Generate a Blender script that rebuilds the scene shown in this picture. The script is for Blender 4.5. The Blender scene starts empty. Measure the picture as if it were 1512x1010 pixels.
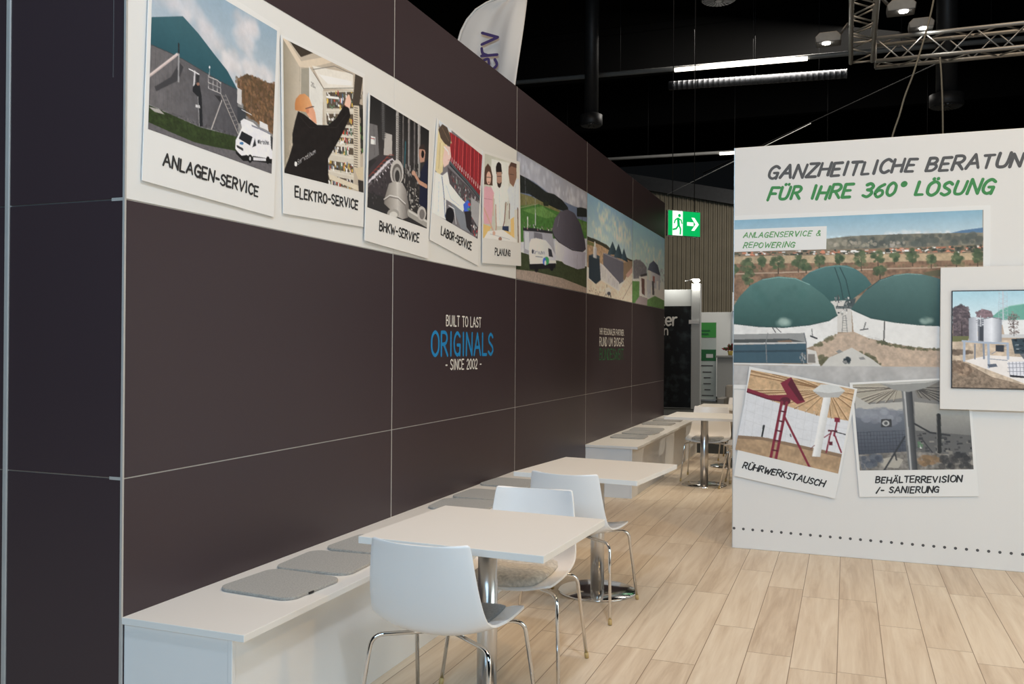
import bpy, math, random
import numpy as np
from mathutils import Vector, Matrix

C = bpy.context.scene
COL = C.collection
# ------------------------------------------------------------------ camera
CAM = Vector((2.394, -2.4533, 1.4776)); YAW, PITCH, ROLL, FPX = .3608, .0028, .007, 1310.2
fw = Vector((-math.sin(YAW)*math.cos(PITCH), math.cos(YAW)*math.cos(PITCH), math.sin(PITCH)))
rt = Vector((math.cos(YAW), math.sin(YAW), 0)); up = rt.cross(fw)
r2 = rt*math.cos(ROLL) + up*math.sin(ROLL); u2 = up*math.cos(ROLL) - rt*math.sin(ROLL)
cd = bpy.data.cameras.new('camera'); cam = bpy.data.objects.new('camera', cd); COL.objects.link(cam)
m = Matrix((r2, u2, -fw)).transposed().to_4x4(); m.translation = CAM
cam.matrix_world = m
cd.sensor_fit = 'HORIZONTAL'; cd.sensor_width = 36; cd.lens = FPX/1512*36; cd.clip_end = 200
C.camera = cam
# ------------------------------------------------------------------ world, lights, exposure
C.view_settings.view_transform = 'Standard'; C.view_settings.look = 'None'
C.view_settings.exposure = 0.0; C.view_settings.gamma = 1; C.view_settings.use_curve_mapping = False
W = bpy.data.worlds.new('hall_air'); C.world = W; W.use_nodes = True
W.node_tree.nodes['Background'].inputs[0].default_value = (.8, .9, 1, 1)
W.node_tree.nodes['Background'].inputs[1].default_value = .004
def light(name, kind, loc, target, energy, color, size=.3, sy=None, spot=None, blend=.5):
    d = bpy.data.lights.new(name, kind); d.energy = energy; d.color = color
    if kind == 'AREA':
        d.size = size
        if sy: d.shape = 'RECTANGLE'; d.size_y = sy
    else: d.shadow_soft_size = size
    if spot: d.spot_size = math.radians(spot); d.spot_blend = blend
    o = bpy.data.objects.new(name, d); COL.objects.link(o); o.location = loc
    o.rotation_euler = (Vector(target)-Vector(loc)).to_track_quat('-Z', 'Y').to_euler()
    return o
NEUT = (1, .93, .84)
# floodlights over the stand, out of the frame: beside the white wall, behind the photographer, over the far tables; the two spots are added fill
light('stand_light', 'AREA', (4.6, 0.6, 5.4), (2.6, 2.8, 0.4), 60.0, (1.000, 0.625, 0.250), 0.3, 0.2)
light('stand_light', 'AREA', (2.55, -1.2, 5.4), (1.2, 0.4, 0), 81.0, (0.741, 0.852, 1.000), 0.3, 0.2)
light('stand_light', 'AREA', (2.8, 5.0, 6.6), (0.8, 5.4, 0), 18.0, (1.000, 0.917, 0.667), 0.3, 0.2)
light('stand_light', 'SPOT', (1.8, 5.3, 6.0), (.75, 7.7, 0), 260, (1, .88, .68), .12, spot=44, blend=.6)  # unseen spot added to brighten the far bench, table and floor
light('stand_light', 'SPOT', (5.5, 9.2, 4.2), (.5, 8.0, .3), 330, (1, .90, .74), .12, spot=40, blend=.5)  # unseen spot added behind the white wall to brighten the far bench front
# cool hall lamps behind the photographer, a field of warm lamps high above the stand, an added low fill from the right
light('hall_light', 'AREA', (3.0, -9.0, 5.0), (1.2, 3.0, 1.0), 516.0, (0.500, 0.767, 1.000), 4, 2.5)
light('hall_light', 'AREA', (2.0, 3.0, 9.5), (2.0, 3.0, 0), 506.9, (1.000, 0.750, 0.523), 8, 10)
light('bench_front_fill', 'AREA', (7.5, 0.5, 1.8), (0, 1.5, 1.2), 105.0, (0.914, 1.000, 0.971), 4, 2.5)  # large unseen fill, added to brighten the bench fronts
light('hall_light', 'AREA', (1.5, 20.0, 9.0), (-.5, 24, 0), 900, NEUT, 6, 4)

# ------------------------------------------------------------------ helpers
def obj(name, me, mats, parent=None, loc=None, smooth=False):
    o = bpy.data.objects.new(name, me); COL.objects.link(o)
    for mm in (mats if isinstance(mats, (list, tuple)) else [mats]): me.materials.append(mm)
    if smooth: me.polygons.foreach_set('use_smooth', [True]*len(me.polygons))
    if parent: o.parent = parent
    if loc: o.location = loc
    return o
def tag(o, label=None, cat=None, group=None, kind=None):
    if label: o['label'] = label
    if cat: o['category'] = cat
    if group: o['group'] = group
    if kind: o['kind'] = kind
    return o
def empty(name, loc=(0, 0, 0), rz=0, label=None, cat=None, group=None):
    o = bpy.data.objects.new(name, None); COL.objects.link(o); o.location = loc; o.rotation_euler = (0, 0, rz)
    o.empty_display_size = .1
    return tag(o, label, cat, group)
def copy_tree(o, parent=None):
    c = o.copy(); COL.objects.link(c)
    if parent: c.parent = parent
    for ch in list(o.children): copy_tree(ch, c)
    return c
class MB:
    def __init__(s): s.v = []; s.f = []; s.sm = []
    def face(s, pts, sm=False):
        n = len(s.v); s.v += [tuple(p) for p in pts]; s.f.append(tuple(range(n, n+len(pts)))); s.sm.append(sm)
    def box(s, a, b):
        x0, y0, z0 = a; x1, y1, z1 = b; n = len(s.v)
        s.v += [(x0,y0,z0),(x1,y0,z0),(x1,y1,z0),(x0,y1,z0),(x0,y0,z1),(x1,y0,z1),(x1,y1,z1),(x0,y1,z1)]
        for f in ((0,3,2,1),(4,5,6,7),(0,1,5,4),(1,2,6,5),(2,3,7,6),(3,0,4,7)): s.f.append(tuple(n+i for i in f)); s.sm.append(False)
        return s
    def prism(s, pts, off):            # polygon (3d pts) extruded by vector off
        n = len(s.v); k = len(pts); off = Vector(off)
        s.v += [tuple(p) for p in pts] + [tuple(Vector(p)+off) for p in pts]
        s.f.append(tuple(n+i for i in range(k))[::-1]); s.f.append(tuple(n+k+i for i in range(k))); s.sm += [False]*2
        for i in range(k):
            j = (i+1) % k; s.f.append((n+i, n+j, n+k+j, n+k+i)); s.sm.append(False)
        return s
    def tube(s, pts, r, seg=10, cap=True):
        pts = [Vector(p) for p in pts]; n0 = len(s.v)
        t = (pts[1]-pts[0]).normalized(); ref = Vector((0, 0, 1)) if abs(t.z) < .9 else Vector((1, 0, 0))
        a = t.cross(ref).normalized(); rr = r if isinstance(r, (list, tuple)) else [r]*len(pts)
        for i, p in enumerate(pts):
            t = ((pts[min(i+1, len(pts)-1)]-p).normalized() + (p-pts[max(i-1, 0)]).normalized())
            t = t.normalized() if t.length > 1e-6 else Vector((0, 0, 1))
            a = (a - t*a.dot(t)).normalized(); b = t.cross(a)
            for k in range(seg):
                th = 2*math.pi*k/seg; s.v.append(tuple(p + (a*math.cos(th)+b*math.sin(th))*rr[i]))
        for i in range(len(pts)-1):
            for k in range(seg):
                k2 = (k+1) % seg; s.f.append((n0+i*seg+k, n0+i*seg+k2, n0+(i+1)*seg+k2, n0+(i+1)*seg+k)); s.sm.append(True)
        if cap:
            s.f.append(tuple(n0+k for k in range(seg))[::-1]); s.f.append(tuple(n0+(len(pts)-1)*seg+k for k in range(seg))); s.sm += [False]*2
        return s
    def lathe(s, prof, c=(0, 0, 0), seg=40):   # prof: (r, z) from bottom to top, closed by caps
        n0 = len(s.v)
        for r, z in prof:
            for k in range(seg):
                th = 2*math.pi*k/seg; s.v.append((c[0]+r*math.cos(th), c[1]+r*math.sin(th), c[2]+z))
        for i in range(len(prof)-1):
            for k in range(seg):
                k2 = (k+1) % seg; s.f.append((n0+i*seg+k, n0+i*seg+k2, n0+(i+1)*seg+k2, n0+(i+1)*seg+k)); s.sm.append(True)
        s.f.append(tuple(n0+k for k in range(seg))[::-1]); s.f.append(tuple(n0+(len(prof)-1)*seg+k for k in range(seg))); s.sm += [False]*2
        return s
    def build(s, name, mats, parent=None, loc=None, bevel=0, seg=2, sharp=35):
        me = bpy.data.meshes.new(name); me.from_pydata(s.v, [], s.f); me.update()
        me.polygons.foreach_set('use_smooth', s.sm)
        o = obj(name, me, mats, parent, loc)
        if bevel:
            b = o.modifiers.new('bevel', 'BEVEL'); b.width = bevel; b.segments = seg; b.limit_method = 'ANGLE'; b.angle_limit = math.radians(40); b.harden_normals = False
        return o
def box(name, a, b, mat, parent=None, bevel=0): return MB().box(a, b).build(name, mat, parent, bevel=bevel)
def arc(p0, c, p1, n=6):               # rounded corner (quadratic) from p0 to p1 around corner c
    p0, c, p1 = Vector(p0), Vector(c), Vector(p1)
    return [p0*(1-t)**2 + c*2*t*(1-t) + p1*t*t for t in [i/n for i in range(n+1)]]

# ------------------------------------------------------------------ materials
def lin(c): return tuple(((x/255)/12.92 if x/255 <= .04045 else ((x/255+.055)/1.055)**2.4) for x in c)
def mat(name, col, rough=.5, metal=0, spec=.5, noise=None, bump=None, emit=None, coat=0, sheen=0):
    """procedural principled material; noise=(scale, amount) varies the colour, bump=(scale, strength)"""
    mt = bpy.data.materials.new(name); mt.use_nodes = True; nt = mt.node_tree; b = nt.nodes['Principled BSDF']
    b.inputs['Base Color'].default_value = (*col, 1); b.inputs['Roughness'].default_value = rough; b.inputs['Metallic'].default_value = metal
    b.inputs['Specular IOR Level'].default_value = spec; b.inputs['Coat Weight'].default_value = coat; b.inputs['Sheen Weight'].default_value = sheen
    if noise or bump:
        tc = nt.nodes.new('ShaderNodeTexCoord')
    if noise:
        nz = nt.nodes.new('ShaderNodeTexNoise'); nz.inputs['Scale'].default_value = noise[0]; nz.inputs['Detail'].default_value = 6; nt.links.new(tc.outputs['Object'], nz.inputs['Vector'])
        mr = nt.nodes.new('ShaderNodeMapRange'); mr.inputs[1].default_value = .25; mr.inputs[2].default_value = .75; mr.inputs[3].default_value = 1-noise[1]; mr.inputs[4].default_value = 1+noise[1]; nt.links.new(nz.outputs['Fac'], mr.inputs[0])
        mx = nt.nodes.new('ShaderNodeVectorMath'); mx.operation = 'SCALE'; mx.inputs[0].default_value = col; nt.links.new(mr.outputs[0], mx.inputs['Scale']); nt.links.new(mx.outputs[0], b.inputs['Base Color'])
    if bump:
        bz = nt.nodes.new('ShaderNodeTexNoise'); bz.inputs['Scale'].default_value = bump[0]; bz.inputs['Detail'].default_value = 4; nt.links.new(tc.outputs['Object'], bz.inputs['Vector'])
        bn = nt.nodes.new('ShaderNodeBump'); bn.inputs['Strength'].default_value = bump[1]; bn.inputs['Distance'].default_value = .002; nt.links.new(bz.outputs['Fac'], bn.inputs['Height']); nt.links.new(bn.outputs[0], b.inputs['Normal'])
    if emit:
        b.inputs['Emission Color'].default_value = (*emit[0], 1); b.inputs['Emission Strength'].default_value = emit[1]
    return mt
M = {}
M['panel'] = mat('dark_laminate', (.047, .031, .037), .4, spec=.45, bump=(3, .02))
M['core'] = mat('dark_core', (.012, .011, .011), .7)
M['alu'] = mat('aluminium', (.62, .61, .60), .35, .9, noise=(8, .05))
M['profile'] = mat('satin_profile', (.55, .54, .52), .5, .3, noise=(8, .05))
M['chrome'] = mat('chrome', (.72, .72, .72), .09, 1, noise=(6, .03))
M['column'] = mat('satin_steel', (.66, .66, .66), .28, 1, noise=(14, .04))
M['steel'] = mat('brushed_steel', (.62, .62, .62), .2, 1, noise=(14, .05))
M['truss'] = mat('truss_metal', (.40, .405, .40), .45, .8, noise=(5, .1))
M['paper'] = mat('white_fabric', (.80, .80, .785), .62, spec=.25, bump=(400, .05))
M['card'] = mat('white_card', (.84, .84, .83), .5, spec=.3)
M['board'] = mat('white_board', (.80, .79, .775), .6, spec=.25, bump=(300, .03))
M['white'] = mat('white_laminate', (.82, .81, .78), .38, noise=(2, .01))
M['bench'] = mat('white_bench_panel', (.80, .80, .79), .42, noise=(2, .01))
M['shell'] = mat('white_plastic', (.84, .84, .84), .32, spec=.45, noise=(3, .01))
M['felt'] = mat('grey_felt', (.36, .345, .315), .95, spec=.1, noise=(160, .28), bump=(420, .5), sheen=.3)
M['felt_wool'] = mat('beige_wool_felt', (.54, .51, .46), .95, spec=.1, noise=(60, .3), bump=(300, .5), sheen=.3)
M['felt_dark'] = mat('dark_grey_felt', (.24, .245, .25), .95, spec=.1, noise=(160, .28), bump=(420, .5), sheen=.3)
M['cap'] = mat('beige_foot', (.50, .36, .15), .5, noise=(20, .1))
M['black'] = mat('black_plastic', (.012, .012, .013), .5, noise=(20, .1))
M['ink'] = mat('black_ink', (.026, .026, .028), .6, noise=(60, .15))
M['ink_grey'] = mat('grey_ink', (.085, .085, .088), .6, noise=(60, .1))
M['ink_green'] = mat('green_ink', (.045, .26, .07), .6, noise=(60, .08))
M['ink_green2'] = mat('light_green_ink', (.13, .36, .12), .6, noise=(60, .08))
M['ink_white'] = mat('white_ink', (.78, .76, .72), .6, noise=(60, .05))
M['ink_blue'] = mat('blue_ink', (.012, .25, .58), .5, noise=(60, .05))
M['ink_dgreen'] = mat('dark_green_ink', (.018, .135, .045), .6, noise=(60, .05))
M['ink_purple'] = mat('purple_ink', (.055, .035, .16), .6, noise=(60, .1))
M['flag'] = mat('flag_cloth', (.74, .735, .73), .75, spec=.15, bump=(200, .1))
M['dark_metal'] = mat('dark_metal', (.010, .010, .011), .6, .2, noise=(6, .2))
M['roof'] = mat('hall_roof_black', (.0016, .0016, .0016), .9, spec=.1, noise=(1, .2))
M['duct'] = mat('spiral_duct', (.10, .105, .115), .45, .8, noise=(9, .15))
M['duct_dark'] = mat('dark_duct', (.035, .036, .038), .5, .5, noise=(9, .15))
M['lamp_body'] = mat('lamp_grey', (.12, .12, .12), .45, .4, noise=(20, .1))
M['rail'] = mat('grey_rail', (.30, .30, .29), .5, .2, noise=(5, .1))
M['tube'] = mat('lit_tube', (1, 1, 1), .5, emit=((1, .93, .80), 4))
M['lens'] = mat('lit_lens', (1, 1, 1), .5, emit=((1, .95, .86), 40))
M['cable'] = mat('grey_cable', (.16, .15, .12), .6, noise=(30, .1))
M['exit_green'] = mat('lit_green', (.0, .3, .08), .5, emit=((.0, .40, .09), 1.0))
M['exit_white'] = mat('lit_white', (.8, .8, .8), .5, emit=((.9, 1, .92), 1.0))
M['ribbed'] = mat('ribbed_metal', (.20, .175, .125), .55, .1, noise=(1.5, .12))
M['booth'] = mat('white_booth_panel', (.62, .64, .63), .5, noise=(2, .03))
M['counter'] = mat('grey_counter', (.42, .42, .40), .5, noise=(3, .03))
M['counter_top'] = mat('grey_counter_top', (.30, .30, .28), .45, noise=(3, .03))
M['green'] = mat('green_print', (.05, .32, .06), .5, noise=(4, .05))
M['rollup'] = mat('pale_print', (.50, .56, .54), .5, noise=(4, .03))
M['leaf'] = mat('leaf', (.05, .12, .03), .6, noise=(30, .3))
M['petal'] = mat('red_petal', (.30, .02, .04), .6, noise=(40, .3))
M['pot'] = mat('yellow_pot', (.55, .42, .10), .6, noise=(10, .1))
M['uphol'] = mat('beige_upholstery', (.50, .48, .43), .9, noise=(60, .1))
M['night'] = None
def banner_mat():
    mt = bpy.data.materials.new('dark_leaf_print'); mt.use_nodes = True; nt = mt.node_tree; b = nt.nodes['Principled BSDF']; b.inputs['Roughness'].default_value = .4
    tc = nt.nodes.new('ShaderNodeTexCoord'); nz = nt.nodes.new('ShaderNodeTexNoise'); nz.inputs['Scale'].default_value = 5; nz.inputs['Detail'].default_value = 8; nt.links.new(tc.outputs['Object'], nz.inputs['Vector'])
    cr = nt.nodes.new('ShaderNodeValToRGB'); e = cr.color_ramp.elements; e[0].position = .5; e[0].color = (.003, .0035, .004, 1); e[1].position = .8; e[1].color = (.06, .08, .085, 1); nt.links.new(nz.outputs['Fac'], cr.inputs[0]); nt.links.new(cr.outputs[0], b.inputs['Base Color']); return mt
M['night'] = banner_mat()
def floor_mat():
    """wood-look vinyl planks running along y: 0.2 m wide, 1.25 m long, staggered, each plank its own tone"""
    mt = bpy.data.materials.new('oak_plank_floor'); mt.use_nodes = True; nt = mt.node_tree; n = nt.nodes; l = nt.links; b = n['Principled BSDF']
    def math_(op, a, bb=None, c=None):
        k = n.new('ShaderNodeMath'); k.operation = op
        for i, x in enumerate((a, bb, c)):
            if x is None: continue
            if isinstance(x, (int, float)): k.inputs[i].default_value = x
            else: l.new(x, k.inputs[i])
        return k.outputs[0]
    g = n.new('ShaderNodeNewGeometry'); sp = n.new('ShaderNodeSeparateXYZ'); l.new(g.outputs['Position'], sp.inputs[0])
    cx = math_('DIVIDE', math_('ADD', sp.outputs[0], 5.02), .205); row = math_('FLOOR', cx); fx = math_('SUBTRACT', cx, row)
    wn = n.new('ShaderNodeTexWhiteNoise'); wn.noise_dimensions = '1D'; l.new(row, wn.inputs['W'])
    cy = math_('DIVIDE', math_('ADD', math_('ADD', sp.outputs[1], 20), math_('MULTIPLY', wn.outputs['Value'], 1.25)), 1.25); cid = math_('FLOOR', cy); fy = math_('SUBTRACT', cy, cid)
    cmb = n.new('ShaderNodeCombineXYZ'); l.new(row, cmb.inputs[0]); l.new(cid, cmb.inputs[1])
    wp = n.new('ShaderNodeTexWhiteNoise'); wp.noise_dimensions = '3D'; l.new(cmb.outputs[0], wp.inputs['Vector'])
    gx = math_('MINIMUM', fx, math_('SUBTRACT', 1, fx)); gy = math_('MINIMUM', fy, math_('SUBTRACT', 1, fy))
    gap = math_('MAXIMUM', math_('LESS_THAN', gx, .009), math_('LESS_THAN', gy, .0016))
    off = n.new('ShaderNodeVectorMath'); off.operation = 'SCALE'; l.new(wp.outputs['Color'], off.inputs[0]); off.inputs['Scale'].default_value = 37
    ad = n.new('ShaderNodeVectorMath'); ad.operation = 'ADD'; l.new(g.outputs['Position'], ad.inputs[0]); l.new(off.outputs[0], ad.inputs[1])
    mp = n.new('ShaderNodeMapping'); mp.inputs['Scale'].default_value = (14, 1.1, 1); l.new(ad.outputs[0], mp.inputs[0])
    nz = n.new('ShaderNodeTexNoise'); nz.inputs['Scale'].default_value = 1.0; nz.inputs['Detail'].default_value = 7; nz.inputs['Roughness'].default_value = .62; nz.inputs['Distortion'].default_value = .6; l.new(mp.outputs[0], nz.inputs['Vector'])
    mp2 = n.new('ShaderNodeMapping'); mp2.inputs['Scale'].default_value = (90, 4, 1); l.new(ad.outputs[0], mp2.inputs[0])
    n2 = n.new('ShaderNodeTexNoise'); n2.inputs['Scale'].default_value = 1.0; n2.inputs['Detail'].default_value = 4; l.new(mp2.outputs[0], n2.inputs['Vector'])
    cr = n.new('ShaderNodeValToRGB'); e = cr.color_ramp.elements
    e[0].position = .30; e[0].color = (.49, .385, .285, 1); e[1].position = .72; e[1].color = (.78, .70, .575, 1)
    k = e.new(.5); k.color = (.655, .555, .435, 1)
    mixf = math_('ADD', math_('MULTIPLY', nz.outputs['Fac'], .72), math_('ADD', math_('MULTIPLY', n2.outputs['Fac'], .14), math_('MULTIPLY', wp.outputs['Value'], .14)))
    l.new(mixf, cr.inputs[0])
    mx = n.new('ShaderNodeMix'); mx.data_type = 'RGBA'; l.new(gap, mx.inputs[0]); l.new(cr.outputs[0], mx.inputs[6]); mx.inputs[7].default_value = (.25, .18, .125, 1)
    l.new(mx.outputs[2], b.inputs['Base Color']); b.inputs['Roughness'].default_value = .48; b.inputs['Specular IOR Level'].default_value = .35
    bp = n.new('ShaderNodeBump'); bp.inputs['Strength'].default_value = .15; bp.inputs['Distance'].default_value = .002; l.new(math_('SUBTRACT', nz.outputs['Fac'], gap), bp.inputs['Height']); l.new(bp.outputs[0], b.inputs['Normal'])
    return mt
M['floor'] = floor_mat()
M['carpet'] = mat('dark_hall_carpet', (.050, .052, .048), .9, spec=.15, noise=(40, .2), bump=(300, .4))

# ------------------------------------------------------------------ lettering: stroke font, flat ribbons
FONT = {'A': (0.66,[[(0,0),(0.33,1),(0.66,0)],[(0.13,0.35),(0.55,0.35)]]),
 'B': (0.56,[[(0,0),(0,1)],['s',(0,1),(0.34,0.98),(0.47,0.78),(0.34,0.56),(0,0.53)],['s',(0,0.53),(0.38,0.52),(0.54,0.27),(0.36,0.02),(0,0)]]),
 'C': (0.54,[['s',(0.52,0.84),(0.3,1),(0.07,0.82),(0,0.5),(0.07,0.18),(0.3,0),(0.53,0.14)]]),
 'D': (0.56,[[(0,0),(0,1)],['s',(0,1),(0.32,0.95),(0.55,0.52),(0.32,0.05),(0,0)]]),
 'E': (0.5,[[(0.48,1),(0,1),(0,0),(0.48,0)],[(0,0.52),(0.4,0.52)]]),
 'F': (0.48,[[(0.48,1),(0,1),(0,0)],[(0,0.52),(0.38,0.52)]]),
 'G': (0.58,[['s',(0.54,0.84),(0.3,1),(0.07,0.82),(0,0.5),(0.07,0.18),(0.3,0),(0.52,0.1)],[(0.54,0),(0.56,0.45),(0.3,0.45)]]),
 'H': (0.58,[[(0,0),(0,1)],[(0.58,0),(0.58,1)],[(0,0.5),(0.58,0.5)]]),
 'I': (0.16,[[(0.08,0),(0.08,1)]]),
 'J': (0.4,[['s',(0.36,1),(0.36,0.2),(0.2,0),(0,0.1)]]),
 'K': (0.54,[[(0,0),(0,1)],[(0.5,1),(0.02,0.45)],[(0.12,0.55),(0.54,0)]]),
 'L': (0.44,[[(0,1),(0,0),(0.44,0)]]),
 'M': (0.74,[[(0,0),(0.06,1),(0.37,0.3),(0.68,1),(0.74,0)]]),
 'N': (0.58,[[(0,0),(0.02,1),(0.56,0),(0.58,1)]]),
 'O': (0.62,[['s',(0.31,1),(0.06,0.82),(0,0.5),(0.06,0.18),(0.31,0),(0.56,0.18),(0.62,0.5),(0.56,0.82),(0.31,1)]]),
 'P': (0.52,[[(0,0),(0,1)],['s',(0,1),(0.36,0.98),(0.52,0.74),(0.36,0.48),(0,0.45)]]),
 'Q': (0.64,[['s',(0.31,1),(0.06,0.82),(0,0.5),(0.06,0.18),(0.31,0),(0.56,0.18),(0.62,0.5),(0.56,0.82),(0.31,1)],[(0.4,0.2),(0.66,-0.05)]]),
 'R': (0.56,[[(0,0),(0,1)],['s',(0,1),(0.36,0.98),(0.5,0.76),(0.36,0.52),(0,0.48)],[(0.22,0.48),(0.56,0)]]),
 'S': (0.5,[['s',(0.48,0.85),(0.26,1),(0.04,0.84),(0.07,0.62),(0.26,0.5),(0.45,0.36),(0.48,0.16),(0.25,0),(0,0.13)]]),
 'T': (0.56,[[(0,1),(0.56,1)],[(0.28,1),(0.28,0)]]),
 'U': (0.58,[['s',(0,1),(0.01,0.35),(0.1,0.06),(0.29,0),(0.48,0.06),(0.57,0.35),(0.58,1)]]),
 'V': (0.6,[[(0,1),(0.3,0),(0.6,1)]]),
 'W': (0.84,[[(0,1),(0.2,0),(0.42,0.72),(0.64,0),(0.84,1)]]),
 'X': (0.58,[[(0,0),(0.58,1)],[(0,1),(0.58,0)]]),
 'Y': (0.58,[[(0,1),(0.29,0.5),(0.58,1)],[(0.29,0.5),(0.29,0)]]),
 'Z': (0.56,[[(0.02,1),(0.54,1),(0,0),(0.56,0)]]),
 '0': (0.5,[['s',(0.25,1),(0.04,0.8),(0,0.5),(0.04,0.2),(0.25,0),(0.46,0.2),(0.5,0.5),(0.46,0.8),(0.25,1)]]),
 '2': (0.5,[['s',(0.03,0.8),(0.24,1),(0.46,0.84),(0.42,0.56),(0.2,0.28),(0,0)],[(0,0),(0.5,0)]]),
 '3': (0.5,[['s',(0.04,0.9),(0.26,1),(0.46,0.8),(0.36,0.58),(0.18,0.53)],['s',(0.18,0.53),(0.42,0.46),(0.5,0.24),(0.3,0),(0.02,0.1)]]),
 '4': (0.5,[[(0.38,0),(0.38,1),(0,0.3),(0.5,0.3)]]),
 '6': (0.5,[['s',(0.42,0.98),(0.14,0.74),(0.01,0.3),(0.24,0),(0.48,0.2),(0.4,0.5),(0.16,0.5),(0.03,0.3)]]),
 '-': (0.36,[[(0.02,0.45),(0.34,0.45)]]),
 '/': (0.4,[[(0,-0.05),(0.38,1)]]),
 '.': (0.1,[[(0.04,0),(0.06,0.03)]]),
 '&': (0.6,[['s',(0.58,0.02),(0.28,0.5),(0.14,0.8),(0.26,1),(0.4,0.86),(0.28,0.62),(0.06,0.4),(0.02,0.14),(0.2,0),(0.42,0.1),(0.56,0.4)]]),
 '°': (0.3,[['s',(0.15,1.02),(0.05,0.94),(0.05,0.82),(0.15,0.75),(0.25,0.82),(0.25,0.94),(0.15,1.02)]]),
 ' ': (0.3,[]),
 'e': (0.46,[['s',(0.02,0.36),(0.44,0.38),(0.38,0.64),(0.22,0.7),(0.04,0.55),(0.02,0.22),(0.2,0),(0.42,0.1)]]),
 'r': (0.32,[[(0,0),(0,0.7)],['s',(0,0.42),(0.1,0.64),(0.3,0.7)]]),
 'v': (0.46,[[(0,0.7),(0.23,0),(0.46,0.7)]]),
 'i': (0.08,[[(0.04,0),(0.04,0.7)],[(0.03,0.92),(0.05,0.96)]]),
 'c': (0.42,[['s',(0.4,0.6),(0.22,0.7),(0.03,0.52),(0.02,0.2),(0.2,0),(0.4,0.1)]]),
 'n': (0.44,[[(0,0),(0,0.7)],['s',(0,0.46),(0.16,0.68),(0.36,0.66),(0.44,0.42),(0.44,0)]]),
 'o': (0.48,[['s',(0.24,0.7),(0.04,0.56),(0,0.35),(0.04,0.14),(0.24,0),(0.44,0.14),(0.48,0.35),(0.44,0.56),(0.24,0.7)]]),
 't': (0.3,[['s',(0.12,1),(0.12,0.2),(0.18,0.02),(0.32,0.03)],[(0,0.7),(0.3,0.7)]]),
 'u': (0.44,[['s',(0,0.7),(0.01,0.2),(0.16,0),(0.34,0.06),(0.44,0.3)],[(0.44,0.7),(0.44,0)]]),
 'Ä': (0.66,[[(0,0),(0.33,1),(0.66,0)],[(0.13,0.35),(0.55,0.35)],[(0.198,1.2),(0.21780000000000002,1.24)],[(0.44880000000000003,1.2),(0.4686,1.24)]]),
 'Ö': (0.62,[['s',(0.31,1),(0.06,0.82),(0,0.5),(0.06,0.18),(0.31,0),(0.56,0.18),(0.62,0.5),(0.56,0.82),(0.31,1)],[(0.186,1.2),(0.2046,1.24)],[(0.42160000000000003,1.2),(0.4402,1.24)]]),
 'Ü': (0.58,[['s',(0,1),(0.01,0.35),(0.1,0.06),(0.29,0),(0.48,0.06),(0.57,0.35),(0.58,1)],[(0.174,1.2),(0.1914,1.24)],[(0.39440000000000003,1.2),(0.41179999999999994,1.24)]])}
def smooth(p, n=5):
    q = [p[0]]+list(p)+[p[-1]]; out = []
    if p[0] == p[-1]: q[0] = p[-2]; q[-1] = p[1]
    for i in range(1, len(q)-2):
        for k in range(n):
            t = k/n; a, b, c, d = q[i-1:i+3]
            out.append(tuple(.5*((2*b[j])+(-a[j]+c[j])*t+(2*a[j]-5*b[j]+4*c[j]-d[j])*t*t+(-a[j]+3*b[j]-3*c[j]+d[j])*t**3) for j in (0, 1)))
    return out+[p[-1]]
def lay(text, gap=.16, jit=0, seed=1):
    rnd = random.Random(seed); x = 0; out = []
    for ch in text:
        w, st = FONT[ch]; key = [ch]; dy = rnd.uniform(-jit, jit); sc = 1+rnd.uniform(-jit, jit); rot = rnd.uniform(-jit, jit)*.8
        for s in st:
            s = smooth(s[1:]) if s[0] == 's' else s
            out.append((key, [(x+px*sc-rot*py, py*sc+dy+rot*px) for px, py in s]))
        if not st: out.append((key, []))
        x += w+gap
    return out, x-gap
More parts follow.
